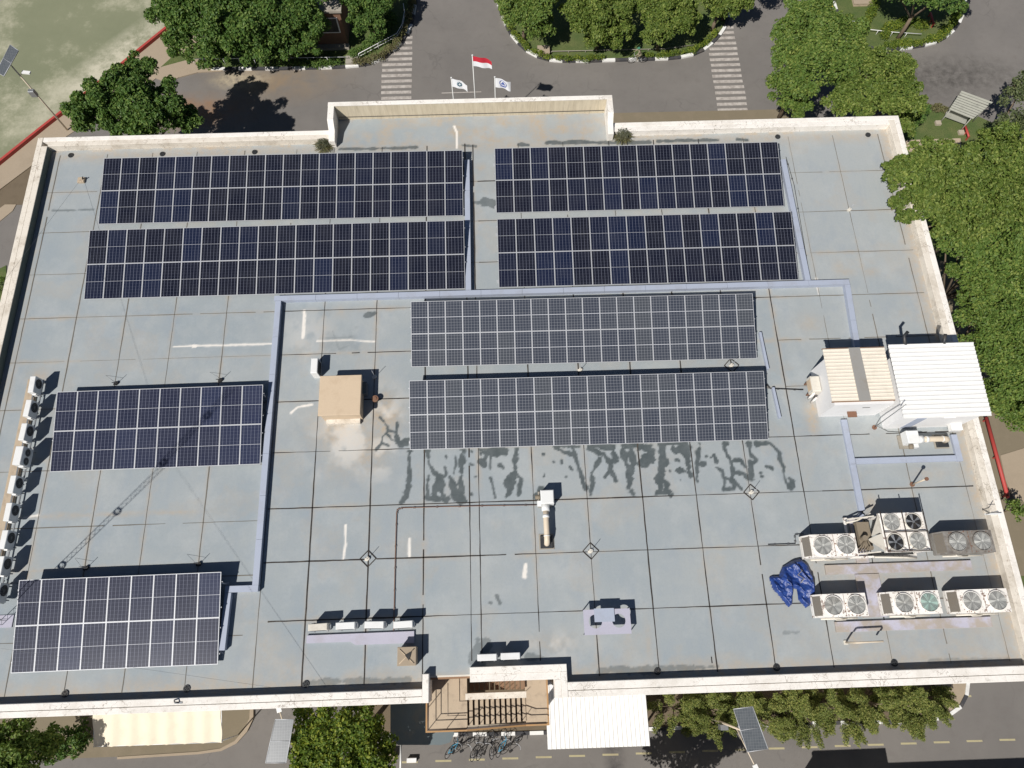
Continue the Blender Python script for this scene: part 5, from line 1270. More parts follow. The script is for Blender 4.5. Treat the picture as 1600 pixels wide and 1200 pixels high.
# ------------------------------------------------------------------ solar street lamps
def lamp(label, top, quad, z, arm, box_f=.45):
    """top: px where the mast ends, quad: px corners of the panel, z its height"""
    p = at(*top, z - .3); root = thing('solar_street_lamp', label, 'street lamp', (p.x, p.y, 0), group='solar street lamps')
    obj('pole', MB().tube([(p.x, p.y, 0), (p.x, p.y, z - .3)], .075, 10, r1=.05), 'beige_pipe', root)
    Q = [at(x, y, z + dz) for (x, y), dz in zip(quad, (.25, .25, -.05, -.05))]
    n = (Q[1] - Q[0]).cross(Q[3] - Q[0]).normalized(); n = n if n.z > 0 else -n
    mb = MB(); mb.add([q_ for q_ in Q] + [q_ - n * .05 for q_ in Q], [(0, 1, 2, 3), (7, 6, 5, 4), (0, 4, 5, 1), (1, 5, 6, 2), (2, 6, 7, 3), (3, 7, 4, 0)])
    pn = obj('solar_panel', mb, 'lamp_panel', root)
    fr_ = MB()
    for i in range(4): fr_.tube([Q[i], Q[(i + 1) % 4]], .022, 4)
    fr_.tube([(Q[0] + Q[3]) / 2 + n * .005, (Q[1] + Q[2]) / 2 + n * .005], .015, 4)
    obj('frame', fr_, 'alu', pn)
    c = sum(Q, Vector()) / 4; obj('bracket', MB().tube([(p.x, p.y, z - .35), c - n * .06], .035, 6), 'grey_metal', root)
    A = at(*arm, z - .8); obj('arm', MB().tube([(p.x, p.y, z - 1.2), (A.x, A.y, z - .8)], .03, 6), 'beige_pipe', root)
    d = (Vector((A.x, A.y, 0)) - Vector((p.x, p.y, 0))).normalized(); e = Vector((-d.y, d.x, 0))
    hd = obj('lamp_head', MB().obox(A + d * .15, d * .32, e * .13, (0, 0, .05)), 'white_metal', root)
    obj('lens', MB().obox(A + d * .15 - Vector((0, 0, .06)), d * .25, e * .1, (0, 0, .006)), 'sheet_white', hd)
    zb = (z) * box_f + 1.0; obj('battery_box', MB().box(p.x - .2, p.x + .25, p.y - .38, p.y - .08, zb, zb + .6, bev=.02), 'grey_metal', root)
def m_lp():
    t = NT('lamp_panel').world(); br = t.n('ShaderNodeTexBrick'); br.offset = 0; br.inputs['Scale'].default_value = 3.5; br.inputs['Mortar Size'].default_value = .02
    br.inputs['Brick Width'].default_value = .5; br.inputs['Row Height'].default_value = .5
    br.inputs['Color1'].default_value = (.085, .095, .105, 1); br.inputs['Color2'].default_value = (.10, .11, .12, 1); br.inputs['Mortar'].default_value = (.17, .18, .19, 1)
    t.l(t.vec, br.inputs[0]); MT['lamp_panel'] = t.done(br.outputs[0], .3)
m_lp()
lamp('solar street lamp with tilted panel over the green court at the top left', (19, 104), [(16, 70), (29, 79), (6, 119), (-6, 112)], 7.5, (38, 113))
lamp('solar street lamp with grey panel beside the conifers at the lower right', (1158, 1141), [(1146, 1108), (1176, 1104), (1200, 1170), (1168, 1175)], 7.5, (1181, 1200), .3)
lamp('solar street lamp with grey panel left of the tree at the bottom', (442, 1158), [(430, 1124), (459, 1124), (447, 1192), (415, 1192)], 7.5, (436, 1108), .3)

# slatted bench roof on the lawn
bn = thing('garden_swing', 'garden bench under a weathered grey slatted lean-to roof on the right lawn', 'bench', (39.3, 40, 0))
Q = [at(1502, 142, 2.4), at(1551, 160, 2.4), at(1520, 186, 1.7), at(1483, 171, 1.7)]
ex = (Q[1] - Q[0]); ey = (Q[3] - Q[0]); n = ex.cross(ey).normalized(); n = n if n.z > 0 else -n
for i in range(9):
    t0, t1 = i / 9 + .006, (i + 1) / 9 - .012; off = n * (.08 if i < 2 else 0)
    v = [Q[0] + ey * t0 + off, Q[0] + ex * 1.0 + (Q[2] - Q[1]) * t0 + off, Q[0] + ex + (Q[2] - Q[1]) * t1 + off, Q[0] + ey * t1 + off]
    mb = MB().add(v + [q_ - n * .03 for q_ in v], [(0, 1, 2, 3), (7, 6, 5, 4), (0, 4, 5, 1), (1, 5, 6, 2), (2, 6, 7, 3), (3, 7, 4, 0)]); obj('roof_slat', mb, 'wood_grey', bn)
for q_ in Q:
    c = q_.lerp((Q[0] + Q[2]) / 2, .12); obj('post', MB().tube([(c.x, c.y, 0), (c.x, c.y, q_.z - .1)], .05, 6), 'wood_grey', bn)
for q_ in (Q[3], Q[2]): obj('base_block', MB().box(q_.x - .3, q_.x + .15, q_.y - .3, q_.y + .1, 0, .25), 'stucco', bn)
c = (Q[0] + Q[2]) / 2; dx = ex.normalized(); dy = Vector((-dx.y, dx.x, 0)); dx = Vector((dx.x, dx.y, 0))
obj('seat', MB().obox((c.x, c.y, .45), dx * .9, dy * .25, (0, 0, .03)), 'wood_grey', bn); obj('backrest', MB().obox(Vector((c.x, c.y, .75)) + dy * .25, dx * .9, dy * .03, (0, 0, .25)), 'wood_grey', bn)

# ------------------------------------------------------------------ bicycles, cyclist
def bicycle(label=None, mat='black', name='bicycle'):
    root = thing(name, label or 'x', 'bicycle', (0, 0, 0)); R = .33
    for x in (-.52, .52):
        w_ = obj('wheel', MB().tube([(x + R * math.cos(t), 0, R + R * math.sin(t)) for t in [2 * math.pi * i / 20 for i in range(21)]], .022, 6), 'black', root)
        sp = MB()
        for i in range(6): t = math.pi * i / 6; sp.tube([(x - R * math.cos(t), 0, R - R * math.sin(t)), (x + R * math.cos(t), 0, R + R * math.sin(t))], .004, 3)
        obj('spoke', sp, 'alu', w_)
    fm = MB(); B, S, H_, RW, FW = (-.05, 0, .30), (-.2, 0, .82), (.36, 0, .85), (-.52, 0, .33), (.52, 0, .33)
    for a, b in ((B, S), (B, H_), (S, H_), (B, RW), (S, RW), (H_, FW)): fm.tube([a, b], .018, 6)
    obj('frame', fm, mat, root); obj('saddle', MB().box(-.34, -.08, -.07, .07, .86, .91, bev=.02), 'black', root)
    obj('handlebar', MB().tube([(.30, -.28, 1.0), (.40, -.1, 1.02), (.40, .1, 1.02), (.30, .28, 1.0)], .015, 6).tube([(.36, 0, .85), (.39, 0, 1.02)], .015, 6), 'alu', root)
    obj('pedal', MB().tube([(-.05, -.16, .15), (-.05, .16, .45)], .018, 5), 'grey_metal', root); return root
bk = bicycle('black bicycle leaning in the row below the stair, leftmost'); bk2 = bicycle('teal framed bicycle', 'rubber_blue')
rowb = [(722, 1160, .5, 0, 'black bicycle at the left of the row of bicycles below the outside stair'), (738, 1166, 1.3, 0, 'black bicycle second from the left in the row below the outside stair'),
        (751, 1165, 1.1, 0, 'black bicycle in the middle of the row below the outside stair'), (765, 1163, 1.5, 0, 'black bicycle fourth from the left in the row below the outside stair'),
        (780, 1160, 1.2, 1, 'teal framed bicycle in the row below the outside stair'), (797, 1160, .6, 0, 'black bicycle at the right of the row next to the white canopy'), (704, 1163, 1.0, 1, 'light blue small bicycle standing apart at the left of the row')]
u1 = u2 = False
for x, y, a, k, l in rowb:
    p = at(x, y, .4); src = bk2 if k else bk; fresh = not (u2 if k else u1)
    o = src if fresh else copy_tree(src)
    if k: u2 = True
    else: u1 = True
    o.location = (p.x, p.y, 0); o.rotation_euler = (.45, 0, a); tag(o, l, 'bicycle', 'bicycles parked below the outside stair')
cb = copy_tree(bk); p = at(996, 94, .3); cb.location = (p.x, p.y, 0); cb.rotation_euler = (0, 0, math.pi + .05); cb['label'] = 'bicycle ridden by the person in a green cap beside the kerb'; del cb['group']; tag(cb, None, 'bicycle')
# cyclist
pr = thing('person', 'person in a green cap and drab shirt riding a bicycle by the kerb', 'person', (p.x, p.y, 0), (0, 0, math.pi + .05))
sk = bpy.data.meshes.new('body')
J = dict(pel=(-.2, 0, .95), chest=(0, 0, 1.32), neck=(.05, 0, 1.46), head=(.08, 0, 1.62), top=(.08, 0, 1.72), sl=(.02, .17, 1.38), el=(.22, .25, 1.18), hl=(.36, .24, 1.03), sr=(.02, -.17, 1.38), er=(.22, -.25, 1.18), hr=(.36, -.24, 1.03),
         kl=(.16, .12, .86), fl=(-.02, .13, .46), tl=(.10, .13, .42), kr=(.14, -.12, .70), fr=(-.08, -.13, .22), tr=(.06, -.13, .17), hpl=(-.16, .1, .93), hpr=(-.16, -.1, .93))
rad = dict(pel=.14, chest=.155, neck=.055, head=.095, top=.06, sl=.06, el=.042, hl=.035, sr=.06, er=.042, hr=.035, kl=.06, fl=.038, tl=.035, kr=.06, fr=.038, tr=.035, hpl=.085, hpr=.085)
ks = list(J); E_ = [('pel', 'chest'), ('chest', 'neck'), ('neck', 'head'), ('head', 'top'), ('chest', 'sl'), ('sl', 'el'), ('el', 'hl'), ('chest', 'sr'), ('sr', 'er'), ('er', 'hr'), ('pel', 'hpl'), ('hpl', 'kl'), ('kl', 'fl'), ('fl', 'tl'), ('pel', 'hpr'), ('hpr', 'kr'), ('kr', 'fr'), ('fr', 'tr')]
sk.from_pydata([J[k] for k in ks], [(ks.index(a), ks.index(b)) for a, b in E_], []); import bmesh
bm_ = bmesh.new(); bm_.from_mesh(sk); lay = bm_.verts.layers.skin.verify(); bm_.verts.ensure_lookup_table()
for i, k in enumerate(ks): bm_.verts[i][lay].radius = (rad[k], rad[k]); bm_.verts[i][lay].use_root = (i == 0)
bm_.to_mesh(sk); bm_.free()
sk.materials.append(MT['shirt'])
body = bpy.data.objects.new('body', sk); col.objects.link(body); body.parent = pr
sm_ = body.modifiers.new('skin', 'SKIN'); ss = body.modifiers.new('sub', 'SUBSURF'); ss.levels = ss.render_levels = 1
WM[body.name] = WM[pr.name]
M = WM[pr.name]
def lp(v): return M @ Vector(v)
mb = MB(); n = 12
rings = [(.115, 1.64), (.11, 1.70), (.075, 1.76), (.02, 1.785)]; vs = [lp((.08 + r * math.cos(2 * math.pi * i / n), r * math.sin(2 * math.pi * i / n), z)) for r, z in rings for i in range(n)]
mb.add(vs, [(j * n + i, j * n + (i + 1) % n, (j + 1) * n + (i + 1) % n, (j + 1) * n + i) for j in range(3) for i in range(n)], 0, True); mb.obox(lp((.21, 0, 1.65)), M.to_3x3() @ Vector((.06, 0, 0)), M.to_3x3() @ Vector((0, .07, 0)), (0, 0, .008))
obj('cap', mb, 'green_cap', body)

# ------------------------------------------------------------------ vegetation
def leaves(clumps, dens, size, seed, asp=.55, up=.35, shell=.35, flat=.85):
    """leaf quads spread through the outer part of ellipsoid clumps; clumps = [(x,y,z,r)]"""
    rs = np.random.RandomState(seed); C_ = []; N_ = []
    for (x, y, z, r) in clumps:
        n = int(dens * r * r)
        d = rs.normal(size=(n, 3)); d /= np.linalg.norm(d, axis=1, keepdims=True); d[:, 2] = np.where(d[:, 2] < -.35, -d[:, 2], d[:, 2])
        q_ = r * (1 - shell * rs.rand(n) ** 1.6) * (1 + .16 * np.sin(d[:, 0] * 7 + seed) * np.cos(d[:, 1] * 6 + z))
        C_.append(np.array([x, y, z]) + d * q_[:, None] * np.array([1, 1, flat])); N_.append(d)
    C_ = np.concatenate(C_); N_ = np.concatenate(N_); n = len(C_)
    N_ = N_ * .55 + rs.normal(size=(n, 3)) * .55; N_[:, 2] += up; N_ /= np.linalg.norm(N_, axis=1, keepdims=True)
    t = np.cross(N_, rs.normal(size=(n, 3))); t /= np.linalg.norm(t, axis=1, keepdims=True); b = np.cross(N_, t)
    s = size * (0.65 + .7 * rs.rand(n))[:, None]
    v = np.stack([C_ - t * s * .5, C_ - b * s * asp * .5 + N_ * s * .08, C_ + t * s * .5 - N_ * s * .10, C_ + b * s * asp * .5 + N_ * s * .08], 1).reshape(-1, 3)
    return v, np.arange(len(v)).reshape(-1, 4)
def tree(name, label, clumps, mat, dens=567, size=0.22, seed=1, group=None, trunk=None, cat='tree', asp=.6, shell=.4, sub=7, tr=.16, flat=.85, up=.35):
    """clumps: (px, py, z, r) the sight position of each main clump; smaller clumps grow round them"""
    rs = random.Random(seed); W = [(at(x, y, z).x, at(x, y, z).y, z, r) for x, y, z, r in clumps]; full = []
    for (x, y, z, r) in W:
        full.append((x, y, z, r * .66))
        for k in range(sub + 4):
            a = rs.uniform(0, 6.283); e = rs.uniform(-.3, 1.1); q_ = r * rs.uniform(.55, 1.0)
            full.append((x + q_ * math.cos(a) * math.cos(e), y + q_ * math.sin(a) * math.cos(e), z + q_ * math.sin(e) * flat, r * rs.uniform(.20, .42)))
    bx = sum(c[0] for c in W) / len(W); by = sum(c[1] for c in W) / len(W)
    if trunk: bx, by = trunk
    root = thing(name, label, cat, (bx, by, 0), group=group)
    v, f = leaves(full, dens, size, seed, asp=asp, shell=shell, flat=flat, up=up); v = v - np.array([bx, by, 0])
    c = bpy.data.objects.new('crown', np_mesh('crown', v, f, mat)); col.objects.link(c); c.parent = root; WM[c.name] = WM[root.name]
    zmid = sum(c_[2] for c_ in W) / len(W); mb = MB(); fork = zmid * .5
    mb.tube([(bx, by, 0), (bx + rs.uniform(-.1, .1), by, fork * .5), (bx, by, fork)], tr * 1.2, 8, r1=tr * .85)
    for (x, y, z, r) in W: mb.tube([(bx, by, fork - .1), ((bx + x) / 2 + rs.uniform(-.2, .2), (by + y) / 2, (fork + z) / 2 + .2), (x, y, z - r * .1)], tr * .6, 6, r1=tr * .2)
    for (x, y, z, r) in full:
        if rs.random() < .5:
            k = min(W, key=lambda c_: (c_[0] - x) ** 2 + (c_[1] - y) ** 2 + (c_[2] - z) ** 2)
            if (k[0] - x) ** 2 + (k[1] - y) ** 2 > .01: mb.tube([(k[0], k[1], k[2] - k[3] * .2), (x, y, z)], tr * .25, 5, r1=tr * .1)
    obj('trunk', mb, 'bark', root); return root
tree('broadleaf_tree', 'big dense dark green tree above the brown stained road, left of two', [(300, 25, 3.8, 2.24), (330, 55, 3.3, 2.13), (350, 10, 4.8, 2.46), (370, 65, 2.8, 1.79), (285, 50, 2.8, 1.68), (310, -20, 4.3, 2.24), (350, -40, 4.8, 2.46), (290, 75, 2.6, 1.4), (335, 85, 2.6, 1.4), (360, 30, 5, 2.2), (265, 20, 3.2, 1.6)], 'leaf_dark', seed=11, dens=702, size=0.25)
tree('broadleaf_tree', 'big dense dark green tree at the top left beside the brown annex, right of two', [(410, 30, 4.8, 2.46), (445, 45, 3.8, 2.24), (470, 15, 4.3, 2.24), (415, 70, 2.8, 1.9), (460, 68, 2.3, 1.46), (440, -15, 4.8, 2.46), (490, 40, 3.3, 1.57), (400, -40, 4.8, 2.24), (395, 80, 2.6, 1.5), (440, 82, 2.4, 1.3), (480, 70, 2.6, 1.2), (380, 40, 4.5, 2)], 'leaf_dark', seed=12, dens=702, size=0.25)
tree('broadleaf_tree', 'irregular dark green tree just outside the north-west corner of the roof', [(128, 178, 7.5, 1.35), (150, 165, 7, 1.1), (215, 112, 8, 1.35), (205, 135, 8, 1.5), (175, 155, 8.2, 1.7), (215, 165, 8.5, 1.9), (260, 155, 7.5, 1.5), (255, 185, 8, 1.8), (290, 185, 7.2, 1.2), (185, 188, 7.5, 1.4), (225, 192, 8, 1.5), (145, 190, 7, 1.2)], 'leaf_dark', seed=13, dens=837, size=0.24)
g_is = 'trees on the top centre island'
tree('broadleaf_tree', 'rounded tree at the left end of the top centre island', [(805, 15, 3.6, 1.84), (830, 35, 3.4, 1.73), (840, 5, 4.1, 1.84), (815, -15, 4.1, 1.94), (845, 50, 2.6, 0.97), (790, -5, 3.2, 1.3)], 'leaf_mid', seed=14, group=g_is, dens=700, size=.22)
tree('broadleaf_tree', 'wide bushy tree second from the left on the top centre island', [(905, 20, 3.6, 1.84), (935, 40, 3.6, 1.94), (960, 20, 3.8, 1.94), (930, 5, 4.6, 2.05), (950, 62, 2.6, 1.08), (925, 60, 1.8, 1.08), (975, 45, 3.0, 1.08), (930, -20, 4.6, 2.16)], 'leaf_bright', seed=15, group=g_is, dens=700, size=.22)
tree('broadleaf_tree', 'rounded tree third from the left on the top centre island, above the cyclist', [(1020, 30, 3.6, 1.62), (1045, 15, 4.1, 1.84), (1035, 50, 3.1, 1.4), (1060, 35, 3.4, 1.62), (1025, 0, 4.1, 1.73), (1020, 58, 2.6, 0.97), (1070, 20, 3.4, 1.3)], 'leaf_bright', seed=16, group=g_is, dens=700, size=.22)
tree('broadleaf_tree', 'small bright tree at the right end of the top centre island by the crossing', [(1130, 8, 3.1, 1.4), (1150, -5, 3.6, 1.51), (1120, 18, 2.6, 0.86), (1115, -10, 3.6, 1.4)], 'leaf_bright', seed=17, group=g_is, dens=700, size=.22)
tree('broadleaf_tree', 'tree half hidden beyond the top edge above the right crossing, throwing shade on the road', [(1160, -60, 6, 2.2), (1190, -45, 6, 2.0), (1130, -75, 6, 2.0)], 'leaf_mid', seed=18, dens=450)
tree('broadleaf_tree', 'tall dense tree outside the north parapet right of the second crossing', [(1250, 35, 7, 1.9), (1280, 20, 7, 1.8), (1240, 70, 7.5, 2.1), (1290, 70, 7.5, 2.2), (1230, 105, 7, 1.8), (1275, 110, 8, 2.2), (1320, 60, 7, 1.7), (1230, 140, 6.5, 1.5), (1240, 165, 5.5, 1.2), (1315, 100, 7, 1.6)], 'leaf_mid', seed=19, dens=756, size=0.23)
tree('broadleaf_tree', 'lighter green bushy tree touching the tall tree near the north-east roof corner', [(1340, 110, 6.5, 1.8), (1380, 105, 6.5, 1.9), (1410, 135, 6, 1.6), (1350, 150, 7, 2.0), (1395, 160, 6.5, 1.8), (1310, 160, 6.5, 1.5), (1420, 170, 5, 1.2), (1415, 105, 6, 1.0), (1415, 195, 4, 1.0)], 'leaf_bright', seed=20, dens=756, size=0.22)
tree('broadleaf_tree', 'yellow-green tree overhanging the east parapet and the pale roof', [(1420, 275, 13.2, 1.3), (1400, 265, 13, .8), (1450, 250, 12, 1.5), (1440, 300, 12.6, 1.4), (1480, 260, 11.5, 1.7), (1480, 310, 11.8, 1.8), (1440, 330, 13, .9), (1500, 350, 11, 1.7), (1530, 280, 10.5, 1.9), (1535, 330, 10.5, 2.0), (1475, 345, 12, 1.2), (1415, 340, 13, .6), (1395, 318, 13, .5)], 'leaf_bright', seed=21, dens=837, size=0.21, group='trees in the row along the east wall')
tree('broadleaf_tree', 'yellow-green tree in the upper right beside the overhanging one, at the frame edge', [(1575, 250, 10, 2.1), (1600, 300, 10, 2.2), (1590, 350, 10, 2.2), (1560, 300, 10.5, 1.8), (1640, 260, 9, 2.4), (1550, 225, 9, 1.4)], 'leaf_bright', seed=22, dens=756, size=0.21, group='trees in the row along the east wall')
tree('broadleaf_tree', 'mid green tree halfway down the east wall next to a patch of bare soil', [(1540, 390, 10, 2.0), (1500, 385, 10, 1.4), (1590, 410, 9.5, 2.3), (1520, 430, 9, 1.5), (1560, 440, 9, 1.9), (1480, 375, 10, 1.0), (1600, 460, 9, 2)], 'leaf_mid', seed=23, dens=756, size=0.21, group='trees in the row along the east wall')
tree('broadleaf_tree', 'darker green tree right of the plant room along the east wall', [(1530, 490, 8.5, 1.6), (1570, 500, 8.5, 2.0), (1545, 530, 8, 1.6), (1600, 540, 8, 2.1), (1565, 560, 8, 1.8), (1525, 470, 8.5, 1.2)], 'leaf_mid', seed=24, dens=756, size=0.20, group='trees in the row along the east wall')
tree('broadleaf_tree', 'lowest tree of the row along the east wall, just above the long red pipe', [(1580, 600, 7.5, 1.8), (1560, 620, 7, 1.3), (1605, 640, 6.5, 1.6), (1570, 645, 6, 1.0), (1620, 590, 7, 2)], 'leaf_mid', seed=25, dens=756, size=0.20, group='trees in the row along the east wall')
tree('broadleaf_tree', 'sparse grey-green tree at the right edge above the row of trees', [(1570, 195, 4.5, 1.2), (1590, 150, 6, 1.3), (1600, 190, 5, 1.6), (1605, 130, 6, 1.1), (1555, 205, 3.5, .9)], 'leaf_sparse', seed=26, dens=283, size=0.22, shell=.8)
tree('broadleaf_tree', 'bushy yellow-green tree at the bottom centre left of the stair', [(480, 1130, 6, 1.1), (520, 1135, 6.5, 1.4), (560, 1125, 6, 1.3), (580, 1150, 5.5, 1.3), (500, 1170, 6, 1.5), (545, 1175, 6.5, 1.5), (590, 1185, 5.5, 1.2), (470, 1180, 5.5, 1.0), (520, 1215, 6, 1.6), (570, 1215, 6, 1.5)], 'leaf_yellow', seed=27, dens=756, size=0.20)
tree('broadleaf_tree', 'shaded tree at the bottom left corner', [(20, 1150, 5, 1.3), (45, 1175, 5, 1.3), (5, 1185, 5.5, 1.5), (70, 1160, 4, .9), (30, 1215, 5.5, 1.6)], 'leaf_mid', seed=28, dens=756, size=0.20)
tree('garden_bush', 'dark bush in the shade between the corner tree and the cream canopy', [(95, 1150, 1.6, .9), (115, 1165, 1.5, .8), (130, 1145, 1.4, .7), (85, 1180, 1.5, .7)], 'leaf_dark', seed=29, dens=675, size=0.17, cat='bush', tr=.05)
tree('broadleaf_tree', 'tree just beyond the bottom edge throwing dappled shade on the road', [(1035, 1290, 5.5, 1.5), (1075, 1300, 5.5, 1.4), (1000, 1300, 5, 1.3), (1105, 1280, 5, 1.1), (1040, 1340, 5, 1.6)], 'leaf_mid', seed=30, dens=567, size=0.22)
# conifers between the south wall and the road
def conifer(label, base, top, seed, n=16):
    rs = random.Random(seed); A = at(*base, 0.1); B = at(*top, 2.2); root = thing('juniper_shrub', label, 'shrub', (A.x, A.y, 0), group='shaggy junipers in the bed along the south wall'); full = []; mb = MB()
    for k in range(n):
        t = (k + .5) / n; a = rs.uniform(0, 6.28); R = 1.35 * (1 - .55 * t)
        c = Vector((A.x + (B.x - A.x) * t + R * math.cos(a) * .9, A.y + (B.y - A.y) * t + R * .75 * math.sin(a), .4 + 2.6 * t)); L = .75
        for m_ in range(6):
            s_ = m_ / 5; full.append((c.x + math.cos(a) * s_ * L, c.y + math.sin(a) * s_ * L - .1 * s_, c.z + .35 * s_, .30 * (1 - .6 * s_) + .05))
        mb.tube([(A.x + (B.x - A.x) * t * .8, A.y + (B.y - A.y) * t * .8, .2 + 2.0 * t), tuple(c)], .03, 5)
    v, f = leaves(full, 1500, .13, seed, asp=.35, shell=.6); v = v - np.array([A.x, A.y, 0])
    c = bpy.data.objects.new('crown', np_mesh('crown', v, f, 'leaf_conifer')); col.objects.link(c); c.parent = root
    mb.tube([(A.x, A.y, 0), (A.x + (B.x - A.x) * .5, A.y + (B.y - A.y) * .5, 1.5), (B.x, B.y, 2.9)], .09, 7, r1=.03); obj('trunk', mb, 'bark', root)
cl = ['first from the left, beside the white canopy', 'second from the left', 'third from the left, behind the solar lamp', 'fourth from the left, right of the solar lamp', 'fifth from the left', 'sixth from the left', 'seventh from the left', 'rightmost, by the curved kerb end']
for i, (x, y) in enumerate(((1040, 1100), (1095, 1100), (1140, 1098), (1215, 1100), (1280, 1095), (1345, 1092), (1395, 1092), (1430, 1086))):
    conifer('shaggy olive-green juniper along the south wall, ' + cl[i], (x, y), (x + 16, y + 10), 50 + i, n=20 if i else 10)
for i, (x, y) in enumerate(((1250, 1118), (1310, 1114), (1420, 1106), (1100, 1120), (1180, 1120))):
    conifer('low spreading juniper leaning over the kerb, %s' % ['below the fourth upright one', 'below the fifth upright one', 'near the curved kerb end', 'left of the solar lamp', 'below the solar lamp'][i], (x, y - 4), (x + 10, y + 8), 70 + i, n=16)
tree('broadleaf_tree', 'dark leafy tree added to shade the garden right of the brown annex', [(560, 5, 3.5, 1.6), (585, 20, 3, 1.5), (565, 35, 2.5, 1.2), (600, 0, 3.2, 1.5), (575, -20, 4, 1.8), (590, 48, 1.8, 1.0)], 'leaf_dark', seed=35, dens=600, size=.22)  # tree added to put this garden in shade
# island hedges
def hedge(label, px, mat, seed, rad=.34, dens=1215, size=0.13, zc=.4, name='hedge', step=.45, cat='hedge'):
    pts = smooth_path(P2(px, zc), step); rs = random.Random(seed)
    full = [(p.x + rs.uniform(-.12, .12), p.y + rs.uniform(-.12, .12), zc + rs.uniform(-.1, .1), rad * rs.uniform(.75, 1.25)) for p in pts]
    v, f = leaves(full, dens, size, seed, shell=.5); o = bpy.data.objects.new(name, np_mesh(name, v, f, mat)); col.objects.link(o); tag(o, label, cat)
hedge('golden low hedge along the black and white kerb of the top left garden', [(555, 96), (585, 92), (603, 82), (618, 68), (629, 53), (637, 36), (641, 15), (644, -10)], 'leaf_straw', 81)
hedge('yellow-green low hedge along the left half of the kerb on the top centre island', [(778, 0), (790, 30), (806, 55), (822, 72), (842, 84), (865, 90), (900, 91), (945, 90)], 'leaf_yellow', 82, rad=.3)
hedge('yellow-green low hedge along the right half of the kerb on the top centre island', [(1012, 86), (1050, 84), (1085, 76), (1105, 62), (1120, 48)], 'leaf_yellow', 83, rad=.3)
hedge('bright green hedge along the curved kerb of the top right island', [(1385, 70), (1415, 68), (1440, 65), (1465, 58), (1482, 45), (1493, 30), (1498, 10)], 'leaf_yellow', 84, rad=.42)
hedge('bright green hedge running up the left side of the top right island', [(1345, 50), (1358, 25), (1368, 0), (1375, -20)], 'leaf_yellow', 85, rad=.42)
hedge('bright bushy hedge in the middle of the top right island', [(1380, 55), (1395, 40), (1420, 35), (1445, 40)], 'leaf_yellow', 86, rad=.5)
hedge('low green hedge behind the golden one in the shaded top left garden', [(555, 85), (580, 70), (600, 50), (612, 25)], 'leaf_dark', 87, rad=.55)
hedge('dark low planting along the kerb in the shade of the two big trees', [(415, 98), (450, 99), (490, 99), (530, 97)], 'leaf_dark', 88, rad=.4)
hedge('red and green flower bed beside the slatted bench roof', [(1452, 168), (1470, 168), (1482, 170)], 'leaf_straw', 89, rad=.35)
tree('garden_bush', 'dark leafy bush at the foot of the tree near the north-east roof corner', [(1430, 185, 1.5, .9), (1440, 175, 1.3, .7), (1420, 200, 1.3, .8)], 'leaf_dark', seed=31, dens=675, size=0.17, cat='bush', tr=.05)
tree('garden_bush', 'small bush at the lower right corner of the roof beside the path', [(1582, 790, 1.5, .6), (1590, 800, 1.3, .6)], 'leaf_mid', seed=32, dens=675, size=0.15, cat='bush', tr=.04)
tree('garden_bush', 'round bush on the verge at the left edge of the frame', [(-10, 455, 1.4, .9), (0, 440, 1.2, .6)], 'leaf_mid', seed=33, dens=675, size=0.17, cat='bush', tr=.05)
tree('broadleaf_tree', 'tree at the top edge of the top right island', [(1430, -10, 5, 1.9), (1470, -5, 5, 1.9), (1395, -15, 5, 1.6), (1500, -15, 5, 1.6)], 'leaf_dark', seed=34, dens=600, size=.22)
# weeds growing on the roof edge
def weed(label, px, py, h, seed, mat):
    p = at(px, py, RZ + .45); rs = np.random.RandomState(seed); root = thing('weed_clump', label, 'weed', (p.x, p.y, RZ)); vs = []; 
    n = 260
    for i in range(n):
        a = rs.uniform(0, 6.28); e = rs.uniform(.2, 1.5); L = h * rs.uniform(.5, 1); o = rs.uniform(-.12, .12, 2)
        b = np.array([o[0], o[1], .02]); m_ = b + .6 * L * np.array([math.cos(a) * math.cos(e), math.sin(a) * math.cos(e), math.sin(e)]); t = m_ + .45 * L * np.array([math.cos(a), math.sin(a), .1 - .5 * rs.rand()])
        w_ = np.array([-math.sin(a), math.cos(a), 0]) * .018
        vs += [b - w_, b + w_, m_ + w_, m_ - w_, m_ - w_, m_ + w_, t + w_ * .2, t - w_ * .2]
    v = np.array(vs); o = bpy.data.objects.new('blade', np_mesh('blade', v, np.arange(len(v)).reshape(-1, 4), mat)); col.objects.link(o); o.parent = root
    v2, f2 = leaves([(0, 0, .3, h * .55)], 3500, .09, seed + 5, asp=.3); o2 = bpy.data.objects.new('dead_leaf', np_mesh('dead_leaf', v2, f2, 'leaf_dry')); col.objects.link(o2); o2.parent = root
weed('dry grassy weed growing at the left corner of the raised north bay', 504, 224, .8, 91, 'leaf_straw')
weed('round grassy weed with green top growing at the right corner of the raised north bay', 974, 209, .85, 92, 'leaf_straw')

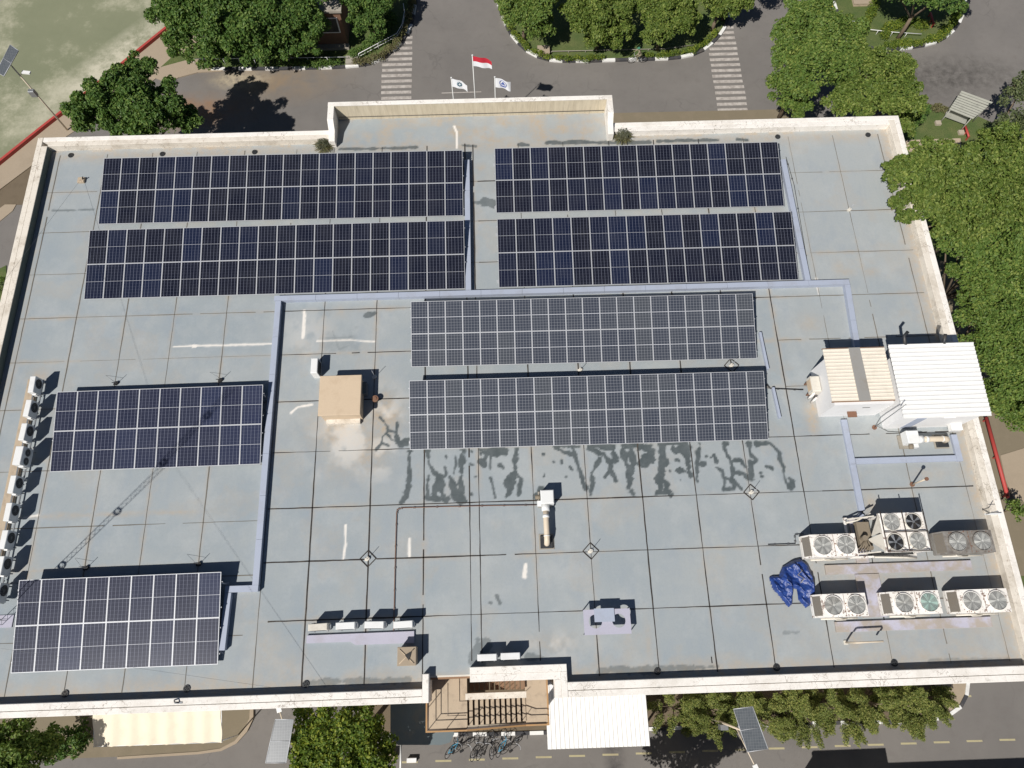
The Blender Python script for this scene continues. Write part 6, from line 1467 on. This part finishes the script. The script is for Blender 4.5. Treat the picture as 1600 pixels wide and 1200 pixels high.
# garden odds and ends on the islands
def fence(label, px, h, mat, name='garden_fence', n_r=2):
    P = [at(x, y, h) for x, y in px]; root = thing(name, label, 'fence', (P[0].x, P[0].y, 0)); 
    for k in range(n_r): obj('rail', MB().tube([(p.x, p.y, h - k * .3) for p in P], .028, 6), mat, root)
    mb = MB()
    for a, b in zip(P[:-1], P[1:]):
        m_ = max(1, int((b - a).length / 1.2))
        for i in range(m_): q_ = a.lerp(b, i / m_); mb.tube([(q_.x, q_.y, 0), (q_.x, q_.y, h)], .025, 5)
    obj('post', mb, mat, root)
fence('thin pale green rail fence inside the golden hedge of the top left garden', [(560, 84), (590, 68), (620, 52), (628, 38), (632, 18), (630, 5)], .7, 'white_paint')
fence('long thin white wire fence in front of the two big top left trees', [(300, 92), (420, 91), (480, 90), (541, 89)], .8, 'white_metal', n_r=1)
fence('low white rail across the top right island', [(1333, 32), (1350, 45), (1395, 50), (1440, 53)], .6, 'white_paint', n_r=1)
fence('low stone-coloured rail along the lawn of the top centre island', [(862, 80), (915, 79), (960, 78), (1040, 76), (1085, 70)], .35, 'concrete', name='garden_rail')
def bx(name, label, cat, px, py, w_, d_, h_, mat, cap='concrete'):
    p = at(px, py, 0); root = thing(name, label, cat, (p.x, p.y, 0)); obj('body', MB().box(p.x - w_, p.x + w_, p.y - d_, p.y + d_, 0, h_, bev=.03), mat, root); obj('top', MB().box(p.x - w_ * 1.08, p.x + w_ * 1.08, p.y - d_ * 1.08, p.y + d_ * 1.08, h_ + .002, h_ + .05, bev=.01), cap, root)
bx('planter_box', 'tan square block at the left of the lawn on the top centre island', 'planter', 849, 84, .5, .4, .5, 'tan_floor', 'tan_path')
bx('stone_block', 'pale stone block by the corner of the garden above the crossing', 'block', 551, 98, .5, .4, .35, 'concrete')
bx('garden_table', 'tan square board on the top right island near the top edge', 'table', 1346, 5, .9, .5, .4, 'tan_floor', 'tan_path')
bx('white_post_base', 'small white block at the bottom edge right of the bottom tree', 'block', 644, 1187, .28, .12, .25, 'white_paint', 'white_paint')
bx('tan_box', 'small tan box on the road edge beside the bottom tree', 'box', 611, 1180, .3, .22, .4, 'tan_floor', 'tan_path')
p = at(626, 1165, 2.5); root = thing('white_pole', 'thin white pole at the bottom edge right of the bottom tree', 'pole', (p.x, p.y, 0)); obj('shaft', MB().tube([(p.x, p.y, 0), (p.x, p.y, 2.4), (p.x + .02, p.y - 1.3, 2.6)], .05, 8), 'white_metal', root); obj('base', MB().disc(p.x, p.y, .05, .15, 12, h=.05), 'concrete', root)
cl_ = thing('clothes_rack', 'white crossed rack with blue and yellow cloths at the top right', 'rack', (at(1297, 8).x, at(1297, 8).y, 0)); a = at(1297, 8, .8)
obj('frame', MB().tube([(a.x - .5, a.y - .6, 0), (a.x + .5, a.y + .6, 1.2)], .03, 6).tube([(a.x - .5, a.y + .6, 1.2), (a.x + .9, a.y - .7, 0)], .03, 6), 'white_metal', cl_)
obj('blue_cloth', MB().box(a.x - .55, a.x - .1, a.y - .2, a.y + .3, .6, .68, bev=.03), 'rubber_blue', cl_); obj('yellow_cloth', MB().box(a.x - .05, a.x + .35, a.y - .15, a.y + .3, .62, .7, bev=.03), 'yellow_paint', cl_)
print('objects', len(bpy.data.objects))
